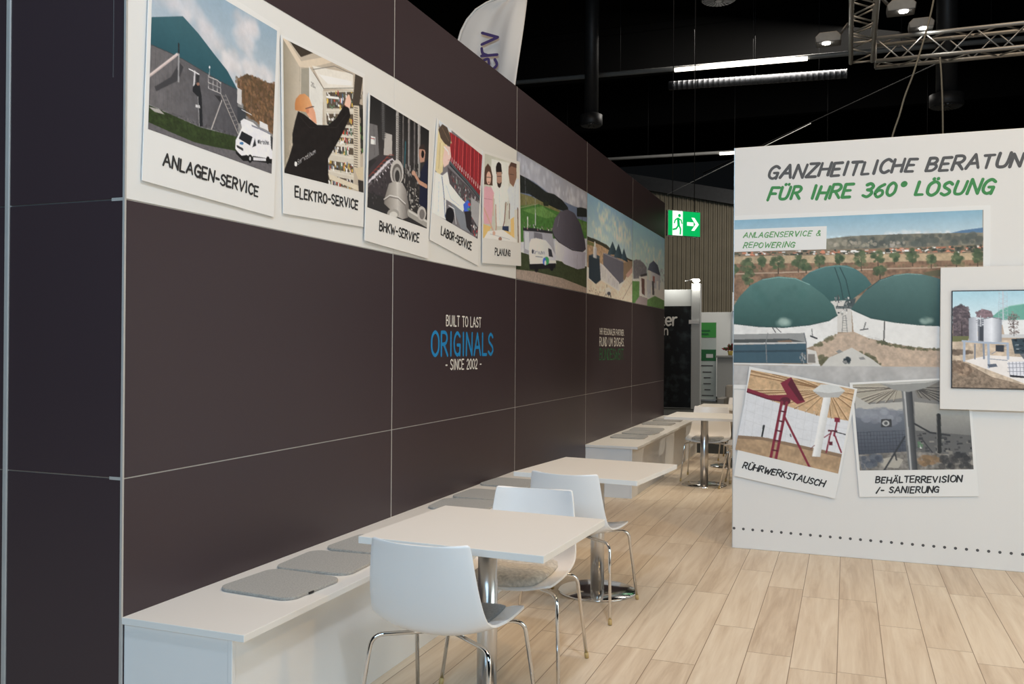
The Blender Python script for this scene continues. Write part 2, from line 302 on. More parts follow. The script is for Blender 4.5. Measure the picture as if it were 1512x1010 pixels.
def text2d(text, s0, t0, s1, t1, h, w=.12, slant=0, gap=.16, jit=0, brush=0, seed=1, by_char=False):
    """faces (lists of plane points) of a line of lettering whose baseline runs from (s0,t0) to (s1,t1)"""
    st, width = lay(text, gap, jit, seed); groups = []; L = math.hypot(s1-s0, t1-t0); ux, uy = (s1-s0)/L, (t1-t0)/L; k = L/width
    rnd = random.Random(seed+7); F = []
    tr = lambda x, y: (s0+ux*x-uy*y, t0+uy*x+ux*y)
    for ch, s in st:
        if not s: groups.append((ch, len(F))); continue
        if not groups or groups[-1][0] is not ch: groups.append((ch, len(F)))
        p = [((x+slant*y)*k, y*h) for x, y in s]
        q = [p[0]]
        for a in p[1:]:
            if math.hypot(a[0]-q[-1][0], a[1]-q[-1][1]) > h*.02: q.append(a)
        if len(q) < 2: q.append((q[0][0]+h*.03, q[0][1]))
        n = len(q); ww = w*h*.5; wid = []
        if brush and n == 2:                                   # give straight strokes points so the marker can thin out
            q = [(q[0][0]+(q[1][0]-q[0][0])*i/5, q[0][1]+(q[1][1]-q[0][1])*i/5) for i in range(6)]; n = 6
        e0, e1 = 1+brush*rnd.uniform(-.3, .35), 1+brush*rnd.uniform(-.75, .1)
        for i in range(n): t = i/(n-1); wid.append(ww*(e0*(1-t)+e1*t))
        def nrm(a, b):
            d = math.hypot(b[0]-a[0], b[1]-a[1]) or 1; return (-(b[1]-a[1])/d, (b[0]-a[0])/d)
        for i in range(n-1):
            nx, ny = nrm(q[i], q[i+1]); a, b = q[i], q[i+1]
            F.append([tr(a[0]+nx*wid[i], a[1]+ny*wid[i]), tr(a[0]-nx*wid[i], a[1]-ny*wid[i]), tr(b[0]-nx*wid[i+1], b[1]-ny*wid[i+1]), tr(b[0]+nx*wid[i+1], b[1]+ny*wid[i+1])])
        for i in range(n):
            F.append([tr(q[i][0]+wid[i]*math.cos(2*math.pi*j/8), q[i][1]+wid[i]*math.sin(2*math.pi*j/8)) for j in range(8)])
    if by_char: return [(g[0][0], F[g[1]:(groups[i+1][1] if i+1 < len(groups) else len(F))]) for i, g in enumerate(groups)]
    return F
WY = 4.21                                                       # face of the white wall
def plane_pt(plane, s, t, off):
    return (off, s, t) if plane == 'L' else (s, WY-off, t)
def letters(name, plane, faces, off, m_, parent=None):
    b = MB()
    for i, f in enumerate(faces): b.face([plane_pt(plane, s, t, off+1.2e-5*(i % 60)) for s, t in f])
    return b.build(name, m_, parent)
def words(name, plane, line, off, m_, parent, **k):
    """one mesh per word of a line, laid out together"""
    tx, s0, t0, s1, t1, h = line; F = text2d(tx, s0, t0, s1, t1, h, by_char=True, **k); cur = []; out = []
    for ch, f in F+[(' ', [])]:
        if ch == ' ':
            if cur: out.append(letters(name, plane, cur, off, m_)); cur = []
        else: cur += f
    for o in out: on(o, parent)
    return out
def on(o, root):
    o.parent = root; o.matrix_parent_inverse = Matrix.Translation(-Vector(root.location)); return o

# ------------------------------------------------------------------ printed pictures: painted into the colours of a fine grid
PRINTS = {
 'plant': dict(pic=[(0.117, 2.886), (0.871, 2.869), (0.839, 2.225), (0.098, 2.253)], card=[(0.102, 2.924), (0.894, 2.89), (0.859, 2.036), (0.07, 2.061)], white=(212, 212, 209)),
 'electric': dict(pic=[(0.917, 2.851), (1.62, 2.873), (1.637, 2.271), (0.935, 2.247)], card=[(0.902, 2.862), (1.643, 2.898), (1.641, 2.091), (0.929, 2.062)], white=(205, 202, 194)),
 'engine': dict(pic=[(1.69, 2.801), (2.401, 2.772), (2.381, 2.174), (1.668, 2.199)], card=[(1.676, 2.809), (2.421, 2.791), (2.406, 1.994), (1.642, 2.02)], white=(200, 193, 181)),
 'lab': dict(pic=[(2.552, 2.873), (3.253, 2.794), (3.18, 2.204), (2.467, 2.285)], card=[(2.528, 2.879), (3.273, 2.83), (3.192, 2.019), (2.433, 2.113)], white=(198, 190, 177)),
 'planning': dict(pic=[(3.286, 2.813), (3.974, 2.868), (3.986, 2.265), (3.266, 2.22)], card=[(3.25, 2.825), (3.996, 2.894), (4.044, 2.09), (3.256, 2.044)], white=(196, 187, 172)),
 'dome': dict(pic=[(3.972, 2.972), (5.948, 2.972), (5.948, 1.988), (3.972, 1.988)], card=None, white=(192, 182, 168)),
 'aerial': dict(pic=[(5.956, 2.972), (7.932, 2.972), (7.932, 1.988), (5.956, 1.988)], card=None, white=(192, 182, 168)),
 'entrance': dict(pic=[(7.94, 2.972), (9.916, 2.972), (9.916, 1.988), (7.94, 1.988)], card=None, white=(192, 182, 168)),
 'domes': dict(pic=[(1.6185, 2.4), (3.244, 2.4), (3.244, 1.195), (1.6185, 1.195)], card=[(1.6185, 2.43), (3.285, 2.43), (3.285, 1.163), (1.6185, 1.163)], white=(206, 202, 197)),
 'agitator': dict(pic=[(1.744, 1.307), (2.447, 1.18), (2.342, 0.586), (1.636, 0.722)], card=[(1.732, 1.33), (2.465, 1.186), (2.324, 0.408), (1.628, 0.529)], white=(206, 202, 197)),
 'tank': dict(pic=[(2.434, 1.214), (3.15, 1.269), (3.193, 0.664), (2.484, 0.616)], card=[(2.413, 1.227), (3.165, 1.282), (3.225, 0.485), (2.482, 0.431)], white=(206, 202, 197)),
 'screen': dict(pic=[(3.0565, 1.853), (4.1978, 1.853), (4.1978, 1.211), (3.0565, 1.211)], card=None, white=(255, 255, 255)),
}
CAPTIONS = {'plant': [('ANLAGEN-SERVICE', 0.175, 2.137, 0.744, 2.109, 0.044)],
 'electric': [('ELEKTRO-SERVICE', 1.019, 2.15, 1.578, 2.177, 0.045)],
 'engine': [('BHKW-SERVICE', 1.799, 2.093, 2.275, 2.079, 0.048)],
 'lab': [('LABOR-SERVICE', 2.591, 2.166, 3.071, 2.114, 0.05)],
 'planning': [('PLANUNG', 3.492, 2.126, 3.801, 2.142, 0.045)],
 'agitator': [('RÜHRWERKSTAUSCH', 1.688, 0.591, 2.243, 0.488, 0.043)],
 'tank': [('BEHÄLTERREVISION', 2.586, 0.535, 3.12, 0.576, 0.041), ('/- SANIERUNG', 2.591, 0.466, 2.981, 0.495, 0.041)],
 'tag': [('ANLAGENSERVICE &', 1.683, 2.269, 2.212, 2.264, 0.036), ('REPOWERING', 1.683, 2.195, 2.037, 2.189, 0.037)],
 'head': [('GANZHEITLICHE BERATUNG', 1.851, 2.694, 3.544, 2.674, 0.087), ('FÜR IHRE 360° LÖSUNG', 1.852, 2.536, 3.291, 2.511, 0.091)],
 'originals': [('BUILT TO LAST', 2.699, 1.595, 3.273, 1.597, 0.065), ('ORIGINALS', 2.486, 1.406, 3.497, 1.405, 0.146), ('- SINCE 2002 -', 2.694, 1.313, 3.284, 1.309, 0.065)],
 'bundesweit': [('IHR REGIONALER PARTNER.', 6.455, 1.59, 7.535, 1.589, 0.062), ('RUND UM BIOGAS.', 6.458, 1.47, 7.538, 1.469, 0.0881), ('BUNDESWEIT.', 6.462, 1.326, 7.542, 1.319, 0.112)]}
ART = {
 'plant': [
  ('V',(98,142,172),(196,198,200),[-43,-4,1002,-551,1056,464,-24,838]),
  ('C',[(215,208,208),(200,196,198),(178,186,194),(208,198,198)],110,71,[11,6,215,87,326,155,455,250,702,328,967,293,972,380,624,465,305,254,106,254,10,298]),
  ('C',[(212,206,206),(196,196,200)],70,63,[605,50,772,-3,837,132,757,306,611,173]),
  ('C',[(212,208,208),(200,198,198)],80,56,[457,301,701,308,985,331,988,385,707,434,568,423]),
  ('V',(52,98,108),(34,82,94),[-4,352,215,248,332,302,461,381,569,443,662,535,519,531,365,518,231,505,126,503,-4,507]),
  ('H',(104,101,102),(74,74,80),[-2,509,127,506,231,507,365,521,520,533,662,535,681,842,455,858,367,869,151,864,62,857,-5,855]),
  ('L',(84,82,86),2,[9,502,13,843]),
  ('L',(84,82,86),2,[37,503,42,842]),
  ('L',(84,82,86),2,[65,503,70,842]),
  ('L',(84,82,86),2,[93,504,100,841]),
  ('L',(84,82,86),2,[123,504,128,841]),
  ('L',(84,82,86),2,[152,505,157,840]),
  ('L',(84,82,86),2,[181,505,188,841]),
  ('L',(84,82,86),2,[212,506,218,839]),
  ('L',(84,82,86),2,[243,508,249,840]),
  ('L',(84,82,86),2,[274,508,280,838]),
  ('L',(84,82,86),2,[306,509,312,839]),
  ('L',(84,82,86),2,[337,509,343,837]),
  ('L',(84,82,86),2,[369,510,375,838]),
  ('L',(84,82,86),2,[402,510,409,838]),
  ('L',(84,82,86),2,[434,511,441,836]),
  ('L',(84,82,86),2,[468,512,475,837]),
  ('L',(84,82,86),2,[503,513,508,835]),
  ('L',(84,82,86),2,[538,513,543,835]),
  ('L',(84,82,86),2,[572,513,578,834]),
  ('L',(84,82,86),2,[607,515,613,834]),
  ('L',(84,82,86),2,[643,516,650,834]),
  ('L',(58,66,70),5,[-2,509,127,504,231,505,365,519,520,533,662,535]),
  ('N',0.1,28,[-2,509,662,535,681,842,-5,855]),
  ('P',(60,60,64),[202,535,232,551,201,642,48,764,36,741,144,644]),
  ('P',(44,60,28),[-5,860,151,864,367,872,681,839,726,823,674,935,486,960,334,977,156,969,-5,958]),
  ('N',0.35,13,[-5,860,726,823,674,935,-5,958]),
  ('P',(98,95,98),[-5,958,156,969,334,977,486,960,674,933,1032,901,1038,1012,-18,1031]),
  ('N',0.12,14,[-5,958,1032,901,1038,1012,-18,1031]),
  ('P',(165,160,155),[-1,870,73,861,110,878,42,886]),
  ('P',(98,74,50),[638,480,693,434,734,405,821,394,895,396,996,377,1007,728,866,695,747,677,700,585]),
  ('B',[(112,80,52),(92,70,46),(134,94,62),(78,64,42),(120,88,66),(148,108,72)],420,13,[635,471,734,405,820,391,895,396,996,373,1007,728,866,695,747,677,700,585]),
  ('P',(196,194,192),[658,521,697,523,701,623,662,620]),
  ('P',(58,62,68),[663,641,739,642,743,706,671,760]),
  ('L',(210,210,210),5,[703,651,792,657]),
  ('L',(198,196,196),6,[652,465,654,522]),
  ('L',(150,110,90),4,[686,431,687,511]),
  ('L',(140,110,90),3,[783,536,789,643]),
  ('L',(196,176,170),16,[-4,695,184,493]),
  ('L',(220,205,200),5,[-4,691,181,490]),
  ('L',(150,150,152),12,[195,478,199,650]),
  ('L',(38,40,44),12,[192,425,195,478]),
  ('L',(214,214,214),7,[272,546,347,550]),
  ('L',(206,206,208),12,[316,545,312,645]),
  ('P',(46,48,52),[324,562,352,556,349,608,329,615]),
  ('P',(32,35,40),[306,642,325,618,356,614,374,679,382,767,390,860,364,869,360,774,341,690,304,672]),
  ('P',(150,105,85),[355,609,355,612,353,615,351,619,348,620,344,622,340,624,338,624,335,622,333,619,333,616,333,613,335,610,337,607,340,605,344,603,346,602,350,603,353,605,355,606]),
  ('P',(200,200,200),[331,744,361,738,365,755,331,761]),
  ('L',(150,150,150),5,[345,690,364,868]),
  ('L',(196,194,190),5,[421,538,493,534,520,545]),
  ('L',(196,194,190),4,[427,610,522,608]),
  ('L',(190,188,186),4,[420,530,424,610]),
  ('L',(190,188,186),4,[457,532,461,610]),
  ('L',(190,188,186),4,[490,534,494,609]),
  ('L',(190,188,186),4,[520,536,522,608]),
  ('L',(186,184,182),4,[424,574,521,573]),
  ('L',(205,205,205),4,[428,468,426,528]),
  ('P',(220,220,220),[433,475,433,476,432,479,431,481,430,484,427,484,426,484,424,484,423,483,421,481,421,480,421,477,423,473,424,472,425,470,426,468,429,468,430,468,432,470,433,471]),
  ('L',(172,166,158),6,[525,611,680,819]),
  ('L',(160,154,148),5,[562,601,710,791]),
  ('L',(150,146,142),3,[531,620,565,611]),
  ('L',(150,146,142),3,[549,641,582,630]),
  ('L',(150,146,142),3,[566,662,597,650]),
  ('L',(150,146,142),3,[582,684,613,670]),
  ('L',(150,146,142),3,[599,705,630,691]),
  ('L',(150,146,142),3,[618,726,645,711]),
  ('L',(150,146,142),3,[634,747,662,731]),
  ('L',(150,146,142),3,[653,770,678,750]),
  ('L',(150,146,142),3,[670,791,694,771]),
  ('L',(190,184,178),7,[533,649,458,856]),
  ('P',(48,48,52),[471,635,524,626,526,667]),
  ('P',(220,220,222),[696,729,725,703,806,703,852,720,712,774]),
  ('P',(215,215,215),[865,673,942,676,953,716,871,715]),
  ('P',(222,222,226),[709,768,750,736,823,718,972,732,999,767,1001,922,826,927,793,953,718,956,662,923,660,866,688,815]),
  ('P',(32,34,40),[710,791,808,800,788,863,687,847]),
  ('P',(38,40,46),[829,803,844,848,809,870]),
  ('P',(60,62,66),[973,740,1001,751,1000,842,983,825]),
  ('P',(22,22,24),[663,932,717,951,760,934,797,940,820,924,1004,896,1005,927,835,956,733,982,668,952]),
  ('P',(20,20,22),[813,944,812,952,810,962,806,970,801,974,794,978,787,978,782,975,778,971,773,963,773,955,773,946,775,938,780,930,785,925,792,922,797,922,804,924,808,929,811,935]),
  ('P',(20,20,22),[976,911,975,919,973,927,969,935,964,939,958,941,953,941,948,940,943,936,940,928,939,920,940,912,942,905,946,897,950,892,956,890,962,888,967,891,971,896,974,903]),
  ('P',(190,190,194),[801,948,801,951,800,956,799,959,796,961,793,962,791,962,788,961,787,959,785,956,784,952,785,949,785,944,787,941,790,937,792,937,795,937,798,937,799,940,801,943]),
  ('P',(210,210,214),[820,932,938,908,939,926,823,953]),
  ('P',(45,46,50),[672,893,729,900,727,917,673,908]),
  ('P',(60,120,175),[732,865,730,868,729,871,724,875,720,878,713,880,708,880,703,880,699,881,696,877,696,876,696,873,698,870,702,866,707,863,713,861,719,859,723,859,727,861,730,862]),
  ('L',(120,124,140),9,[800,728,867,726,970,731]),
  ('L',(170,172,180),3,[793,722,968,723]),
  ('L',(50,54,60),3,[879,803,877,802,876,800,874,800,873,803,872,805,872,808,872,809,873,811,875,812,875,812,876,814,878,815,879,817,879,819,879,822,878,823,877,825,875,826,874,825,873,823]),
  ('L',(50,54,60),3,[882,815,883,815,886,814,887,812,887,809,885,807,885,806,884,806,883,806,881,808,882,811,882,814,882,817,882,820,883,823,885,825,885,823,886,821,887,821]),
  ('L',(50,54,60),3,[890,823,889,804]),
  ('L',(50,54,60),3,[890,812,890,810,889,807,891,806,892,804,893,804]),
  ('L',(50,54,60),3,[895,804,901,802]),
  ('L',(50,54,60),3,[905,819,904,800]),
  ('L',(50,54,60),3,[904,796,904,794]),
  ('L',(50,54,60),3,[912,802,912,800,911,800,909,800,908,802,907,805,907,808,907,813,909,814,909,817,910,819,911,817,913,816,913,816]),
  ('L',(50,54,60),3,[915,808,918,808,920,806,922,804,922,801,920,800,919,798,919,798,917,798,916,800,915,803,915,806,915,809,917,812,917,815,918,817,919,815,921,814,921,814]),
  ('L',(50,54,60),3,[922,789,923,795,923,803,924,807,925,810,926,814,926,814,927,813,929,813,930,813,930,812,931,810,931,807,931,801,931,793,930,787]),
  ('L',(50,54,60),3,[934,813,933,795]),
  ('L',(50,54,60),3,[934,801,933,798,935,796,936,794,937,793,939,794,939,796,939,799,940,802,941,807,941,811]),
  ('L',(50,54,60),3,[943,811,941,793]),
  ('L',(50,54,60),3,[941,787,942,785]),
  ('L',(50,54,60),3,[948,791,947,793,945,794,945,796,946,799,946,800,946,803,946,805,946,807,947,810,949,810,950,808,951,806,951,805,952,802,952,800,952,797,951,795,951,794,949,791,948,791]),
  ('L',(50,54,60),3,[954,808,953,789]),
  ('L',(50,54,60),3,[954,795,955,794,955,791,956,789,957,789,959,789,959,792,960,794,960,798,961,803,961,807]),
  ('P',(60,64,70),[874,813,874,816,873,820,870,824,867,827,865,828,862,829,859,827,858,824,856,821,855,818,856,813,857,810,858,805,861,804,864,802,866,802,869,803,872,805,873,808]),
  ('N',0.022,14,[0,0,1000,0,1000,1000,0,1000]),
  ('N',0.025,70,[0,0,1000,0,1000,1000,0,1000]),
 ],
 'electric': [
  ('P',(178,162,138),[0,0,1000,0,1000,1000,0,1000]),
  ('H',(140,128,104),(188,174,150),[-21,-14,200,135,181,828,-18,1029]),
  ('P',(206,186,156),[-13,-4,43,-5,201,110,467,-5,590,-5,298,132,184,159]),
  ('P',(58,48,38),[74,1,370,-13,200,80]),
  ('L',(150,135,110),4,[184,159,167,805]),
  ('P',(208,204,190),[298,127,463,246,447,575,288,546]),
  ('L',(235,232,220),7,[298,125,296,543]),
  ('P',(150,142,122),[203,166,294,132,288,546,190,542]),
  ('L',(50,48,44),3,[317,239,318,235,321,234,324,234,327,236,330,239,330,242,328,247,327,251,325,254,322,257,319,260,316,265,316,265]),
  ('L',(50,48,44),3,[316,265,330,269]),
  ('L',(50,48,44),3,[343,236,340,238,337,239,335,244,335,248,335,253,335,256,335,261,336,264,339,268,342,271,345,269,348,266,349,263,349,258,349,255,349,250,349,246,347,241,345,238,343,236]),
  ('L',(50,48,44),3,[364,274,353,262,367,264]),
  ('P',(214,206,188),[330,105,860,10,860,146,472,241]),
  ('P',(232,228,214),[410,149,836,80,836,117,523,192]),
  ('L',(110,105,95),6,[338,132,611,22,860,16]),
  ('L',(90,85,75),6,[347,155,463,242]),
  ('L',(130,125,110),7,[463,246,859,131]),
  ('P',(196,186,164),[454,270,860,146,861,994,535,963]),
  ('P',(88,74,58),[501,267,859,164,862,302,508,392]),
  ('R',[(226,222,210),(206,200,186),(120,130,140),(210,170,60),(190,60,40),(90,120,90),(50,50,50),(232,230,220)],46,21,36,[510,266,849,172,853,303,512,390]),
  ('L',(205,196,176),13,[499,410,861,322]),
  ('P',(88,74,58),[498,438,856,353,860,446,506,521]),
  ('R',[(226,222,210),(206,200,186),(120,130,140),(210,170,60),(190,60,40),(90,120,90),(50,50,50),(232,230,220)],46,21,36,[507,436,848,361,851,448,511,519]),
  ('L',(205,196,176),13,[497,539,861,468]),
  ('P',(88,74,58),[497,544,855,473,859,526,505,587]),
  ('R',[(226,222,210),(206,200,186),(120,130,140),(210,170,60),(190,60,40),(90,120,90),(50,50,50),(232,230,220)],46,21,36,[506,543,846,481,851,527,509,587]),
  ('L',(205,196,176),13,[497,607,859,549]),
  ('P',(88,74,58),[497,617,854,559,859,606,504,655]),
  ('R',[(226,222,210),(206,200,186),(120,130,140),(210,170,60),(190,60,40),(90,120,90),(50,50,50),(232,230,220)],46,21,36,[505,615,845,567,849,609,509,655]),
  ('L',(205,196,176),13,[495,675,858,631]),
  ('P',(88,74,58),[495,688,853,642,858,700,504,738]),
  ('R',[(226,222,210),(206,200,186),(120,130,140),(210,170,60),(190,60,40),(90,120,90),(50,50,50),(232,230,220)],46,20,35,[504,685,843,648,848,702,508,737]),
  ('L',(205,196,176),13,[495,756,857,727]),
  ('P',(88,74,58),[493,809,852,778,855,853,502,872]),
  ('R',[(226,222,210),(206,200,186),(120,130,140),(210,170,60),(190,60,40),(90,120,90),(50,50,50),(232,230,220)],46,21,36,[502,808,841,786,845,854,506,873]),
  ('L',(205,196,176),13,[493,890,855,880]),
  ('P',(88,74,58),[492,928,850,913,854,989,500,995]),
  ('R',[(226,222,210),(206,200,186),(120,130,140),(210,170,60),(190,60,40),(90,120,90),(50,50,50),(232,230,220)],46,20,35,[500,927,841,921,845,992,504,995]),
  ('L',(205,196,176),13,[491,1013,853,1019]),
  ('L',(70,100,150),11,[711,222,709,305]),
  ('L',(225,222,210),19,[509,300,656,271]),
  ('P',(200,186,160),[858,267,944,267,956,835,865,807]),
  ('L',(80,68,54),7,[872,293,919,286]),
  ('L',(80,68,54),7,[871,312,919,306]),
  ('L',(80,68,54),7,[871,332,918,326]),
  ('L',(80,68,54),7,[871,352,919,346]),
  ('L',(80,68,54),7,[870,372,919,366]),
  ('L',(80,68,54),7,[871,392,918,387]),
  ('L',(80,68,54),7,[870,412,918,407]),
  ('L',(80,68,54),7,[870,432,917,427]),
  ('L',(80,68,54),7,[870,452,917,447]),
  ('L',(80,68,54),7,[869,472,918,467]),
  ('L',(80,68,54),7,[869,492,917,487]),
  ('L',(80,68,54),7,[869,513,917,508]),
  ('L',(80,68,54),7,[869,533,916,528]),
  ('L',(80,68,54),7,[868,553,916,548]),
  ('L',(80,68,54),7,[868,573,916,568]),
  ('L',(80,68,54),7,[867,593,916,588]),
  ('L',(80,68,54),7,[868,613,916,608]),
  ('L',(80,68,54),7,[868,633,915,630]),
  ('L',(80,68,54),7,[867,653,915,650]),
  ('L',(80,68,54),7,[867,673,914,669]),
  ('L',(80,68,54),7,[866,692,915,689]),
  ('L',(80,68,54),7,[866,712,914,709]),
  ('L',(80,68,54),7,[867,734,914,729]),
  ('L',(80,68,54),7,[866,754,913,751]),
  ('L',(80,68,54),7,[866,774,913,771]),
  ('L',(80,68,54),7,[865,794,913,791]),
  ('P',(68,58,48),[889,4,1000,3,944,259,851,280]),
  ('P',(40,38,34),[944,245,1014,241,1010,635,962,675]),
  ('R',[(90,140,60),(60,56,50),(170,150,120)],22,14,49,[950,113,1012,110,1005,636,953,648]),
  ('H',(186,112,52),(224,158,100),[124,457,139,413,181,369,240,348,291,364,322,413,333,441,264,485,175,497,127,502]),
  ('P',(218,148,108),[253,450,325,415,361,461,380,549,324,537,265,503]),
  ('L',(60,40,34),7,[250,460,325,426,346,420]),
  ('P',(205,120,80),[287,470,287,476,284,483,279,487,275,492,269,495,263,495,259,493,255,490,252,485,251,478,253,472,256,465,259,460,264,455,270,452,275,452,280,454,284,458,286,463]),
  ('P',(28,23,22),[161,501,233,509,384,554,519,525,628,439,728,312,799,320,819,377,697,565,586,710,519,792,517,1012,-18,1016,50,884,96,774,93,692,127,583]),
  ('N',0.3,38,[161,501,384,554,519,525,728,312,819,377,519,792,517,1012,-18,1016,93,692]),
  ('L',(52,44,42),5,[190,542,291,597,355,582]),
  ('L',(46,40,38),6,[497,549,627,519,763,376]),
  ('P',(230,176,148),[736,304,756,248,789,203,807,204,830,251,810,318]),
  ('L',(225,222,218),3,[166,871,164,869,161,869,159,870,154,875,153,879,153,883,152,885,154,887,157,887,160,887,162,887,164,887,165,889,167,892,166,896,164,899,161,904,156,907,153,907,151,905]),
  ('L',(225,222,218),3,[172,884,177,881,184,876,187,873,186,870,184,867,181,866,180,868,177,870,176,873,173,878,172,883,172,888,172,891,175,893,178,894,181,891,184,886,185,886]),
  ('L',(225,222,218),3,[191,885,192,860]),
  ('L',(225,222,218),3,[191,870,193,867,194,862,196,859,199,855,202,854]),
  ('L',(225,222,218),3,[207,851,222,841]),
  ('L',(225,222,218),3,[227,863,228,838]),
  ('L',(225,222,218),3,[228,830,228,828]),
  ('L',(225,222,218),3,[248,829,245,829,242,829,241,831,238,835,235,840,235,845,235,850,236,854,239,855,240,855,243,852,246,849,247,847]),
  ('L',(225,222,218),3,[253,834,259,831,265,827,268,823,267,820,265,817,264,817,261,817,260,820,257,823,255,826,254,833,253,838,255,841,256,843,259,845,263,841,266,837,266,837]),
  ('L',(225,222,218),3,[274,799,274,807,274,819,274,825,275,829,276,832,279,832,282,831,284,829,286,827,289,824,291,819,291,814,293,806,293,796,293,788]),
  ('L',(225,222,218),3,[298,821,297,795]),
  ('L',(225,222,218),3,[297,803,300,800,301,795,304,792,307,788,310,789,312,790,311,794,313,799,313,807,312,812]),
  ('L',(225,222,218),3,[318,807,319,782]),
  ('L',(225,222,218),3,[319,774,319,772]),
  ('L',(225,222,218),3,[333,773,330,776,327,781,326,784,326,788,326,791,326,794,326,797,327,799,330,799,333,799,336,796,339,791,340,788,342,785,342,782,342,778,340,775,339,773,336,773,333,773]),
  ('L',(225,222,218),3,[347,790,346,765]),
  ('L',(225,222,218),3,[346,773,349,770,351,764,354,760,356,759,359,759,361,761,361,764,362,769,362,776,362,782]),
  ('P',(225,222,218),[145,906,145,911,142,918,139,923,134,926,130,927,124,927,120,925,117,922,115,917,115,912,115,907,118,900,121,895,125,892,130,891,135,891,139,893,142,896,145,901]),
  ('P',(196,178,142),[865,810,1008,768,1007,887,921,892]),
  ('P',(206,192,162),[514,914,916,948,920,992,534,957]),
  ('P',(50,44,40),[917,899,1007,899,1006,1002,930,999]),
  ('N',0.022,14,[0,0,1000,0,1000,1000,0,1000]),
  ('N',0.025,70,[0,0,1000,0,1000,1000,0,1000]),
 ],
 'engine': [
  ('P',(46,42,40),[0,0,1000,0,1000,1000,0,1000]),
  ('V',(28,26,25),(62,56,52),[-33,-20,1047,-41,1064,368,-6,568]),
  ('P',(104,98,93),[-1,256,120,237,156,491,-1,596]),
  ('P',(212,208,204),[27,361,94,350,97,418,29,432]),
  ('P',(160,40,38),[30,376,90,365,90,371,30,384]),
  ('P',(168,158,144),[236,265,353,249,361,440,228,473]),
  ('L',(80,74,68),6,[67,246,90,511]),
  ('L',(84,80,76),48,[197,5,216,317]),
  ('L',(52,49,46),6,[157,26,239,2]),
  ('L',(52,49,46),6,[157,42,241,18]),
  ('L',(52,49,46),6,[158,59,242,35]),
  ('L',(52,49,46),6,[158,76,242,52]),
  ('L',(52,49,46),6,[160,92,243,68]),
  ('L',(52,49,46),6,[161,109,243,86]),
  ('L',(52,49,46),6,[161,125,244,103]),
  ('L',(52,49,46),6,[162,142,246,120]),
  ('L',(52,49,46),6,[162,158,246,136]),
  ('L',(52,49,46),6,[163,175,247,153]),
  ('L',(52,49,46),6,[163,192,247,169]),
  ('L',(52,49,46),6,[165,208,248,186]),
  ('L',(52,49,46),6,[166,225,248,203]),
  ('L',(52,49,46),6,[166,241,249,221]),
  ('L',(52,49,46),6,[167,258,251,237]),
  ('L',(52,49,46),6,[167,275,251,254]),
  ('L',(52,49,46),6,[168,291,252,271]),
  ('L',(52,49,46),6,[168,308,252,287]),
  ('L',(52,49,46),6,[170,324,253,304]),
  ('P',(58,50,50),[-11,688,167,501,366,444,367,698,260,848,-8,866]),
  ('L',(196,184,180),13,[-16,808,26,753,109,705,140,725]),
  ('L',(96,86,84),12,[4,820,46,769,115,731]),
  ('L',(150,60,44),6,[10,724,67,676,123,667]),
  ('L',(196,184,180),14,[24,771,67,716,151,666,183,686]),
  ('L',(96,86,84),12,[45,784,87,732,158,692]),
  ('L',(150,60,44),6,[51,687,108,638,164,629]),
  ('L',(196,184,180),14,[65,735,108,678,193,628,225,648]),
  ('L',(96,86,84),12,[86,747,130,694,200,654]),
  ('L',(150,60,44),6,[92,649,151,600,208,590]),
  ('L',(196,184,180),14,[106,696,150,640,236,589,269,608]),
  ('L',(96,86,84),12,[127,709,170,655,242,616]),
  ('L',(150,60,44),6,[133,610,193,561,250,550]),
  ('L',(196,184,180),14,[148,658,193,601,280,549,312,568]),
  ('L',(96,86,84),12,[170,670,214,617,286,575]),
  ('L',(150,60,44),6,[175,572,235,521,294,512]),
  ('L',(196,184,180),14,[190,620,235,561,323,509,356,529]),
  ('L',(96,86,84),12,[212,632,257,577,330,535]),
  ('L',(150,60,44),6,[217,532,279,481,338,472]),
  ('L',(196,184,180),14,[233,581,279,522,368,468,401,487]),
  ('L',(96,86,84),12,[254,593,300,538,375,495]),
  ('L',(150,60,44),6,[261,492,323,441,383,429]),
  ('R',[(84,76,74),(40,36,36),(70,62,60)],50,21,21,[-8,776,274,566,310,774,59,969,-4,969]),
  ('L',(60,55,52),60,[431,13,456,596]),
  ('L',(150,142,130),48,[431,13,451,598]),
  ('L',(195,187,175),11,[416,33,439,569]),
  ('L',(60,55,52),29,[528,6,551,572]),
  ('L',(96,88,80),16,[528,6,546,572]),
  ('L',(141,133,125),5,[523,25,545,540]),
  ('L',(60,55,52),46,[629,0,652,546]),
  ('L',(116,108,100),32,[629,0,646,546]),
  ('L',(161,153,145),8,[618,20,640,516]),
  ('L',(60,55,52),62,[810,-11,831,498]),
  ('L',(136,128,118),50,[810,-11,824,500]),
  ('L',(181,173,163),12,[792,12,811,470]),
  ('L',(60,55,52),37,[727,-5,749,520]),
  ('L',(92,84,78),23,[727,-5,744,522]),
  ('L',(137,129,123),6,[719,14,740,488]),
  ('L',(100,94,86),5,[400,57,478,40]),
  ('L',(100,94,86),5,[400,77,479,62]),
  ('L',(100,94,86),5,[401,99,479,82]),
  ('L',(100,94,86),5,[403,119,480,102]),
  ('L',(100,94,86),5,[404,139,480,123]),
  ('L',(100,94,86),5,[404,159,482,143]),
  ('L',(100,94,86),5,[405,180,483,163]),
  ('L',(100,94,86),5,[405,200,484,185]),
  ('L',(100,94,86),5,[406,220,484,205]),
  ('L',(100,94,86),5,[408,240,485,227]),
  ('L',(100,94,86),5,[409,260,487,246]),
  ('L',(100,94,86),5,[409,282,487,266]),
  ('L',(100,94,86),5,[410,302,488,288]),
  ('L',(100,94,86),5,[410,322,489,308]),
  ('L',(100,94,86),5,[412,342,489,328]),
  ('L',(100,94,86),5,[413,363,491,350]),
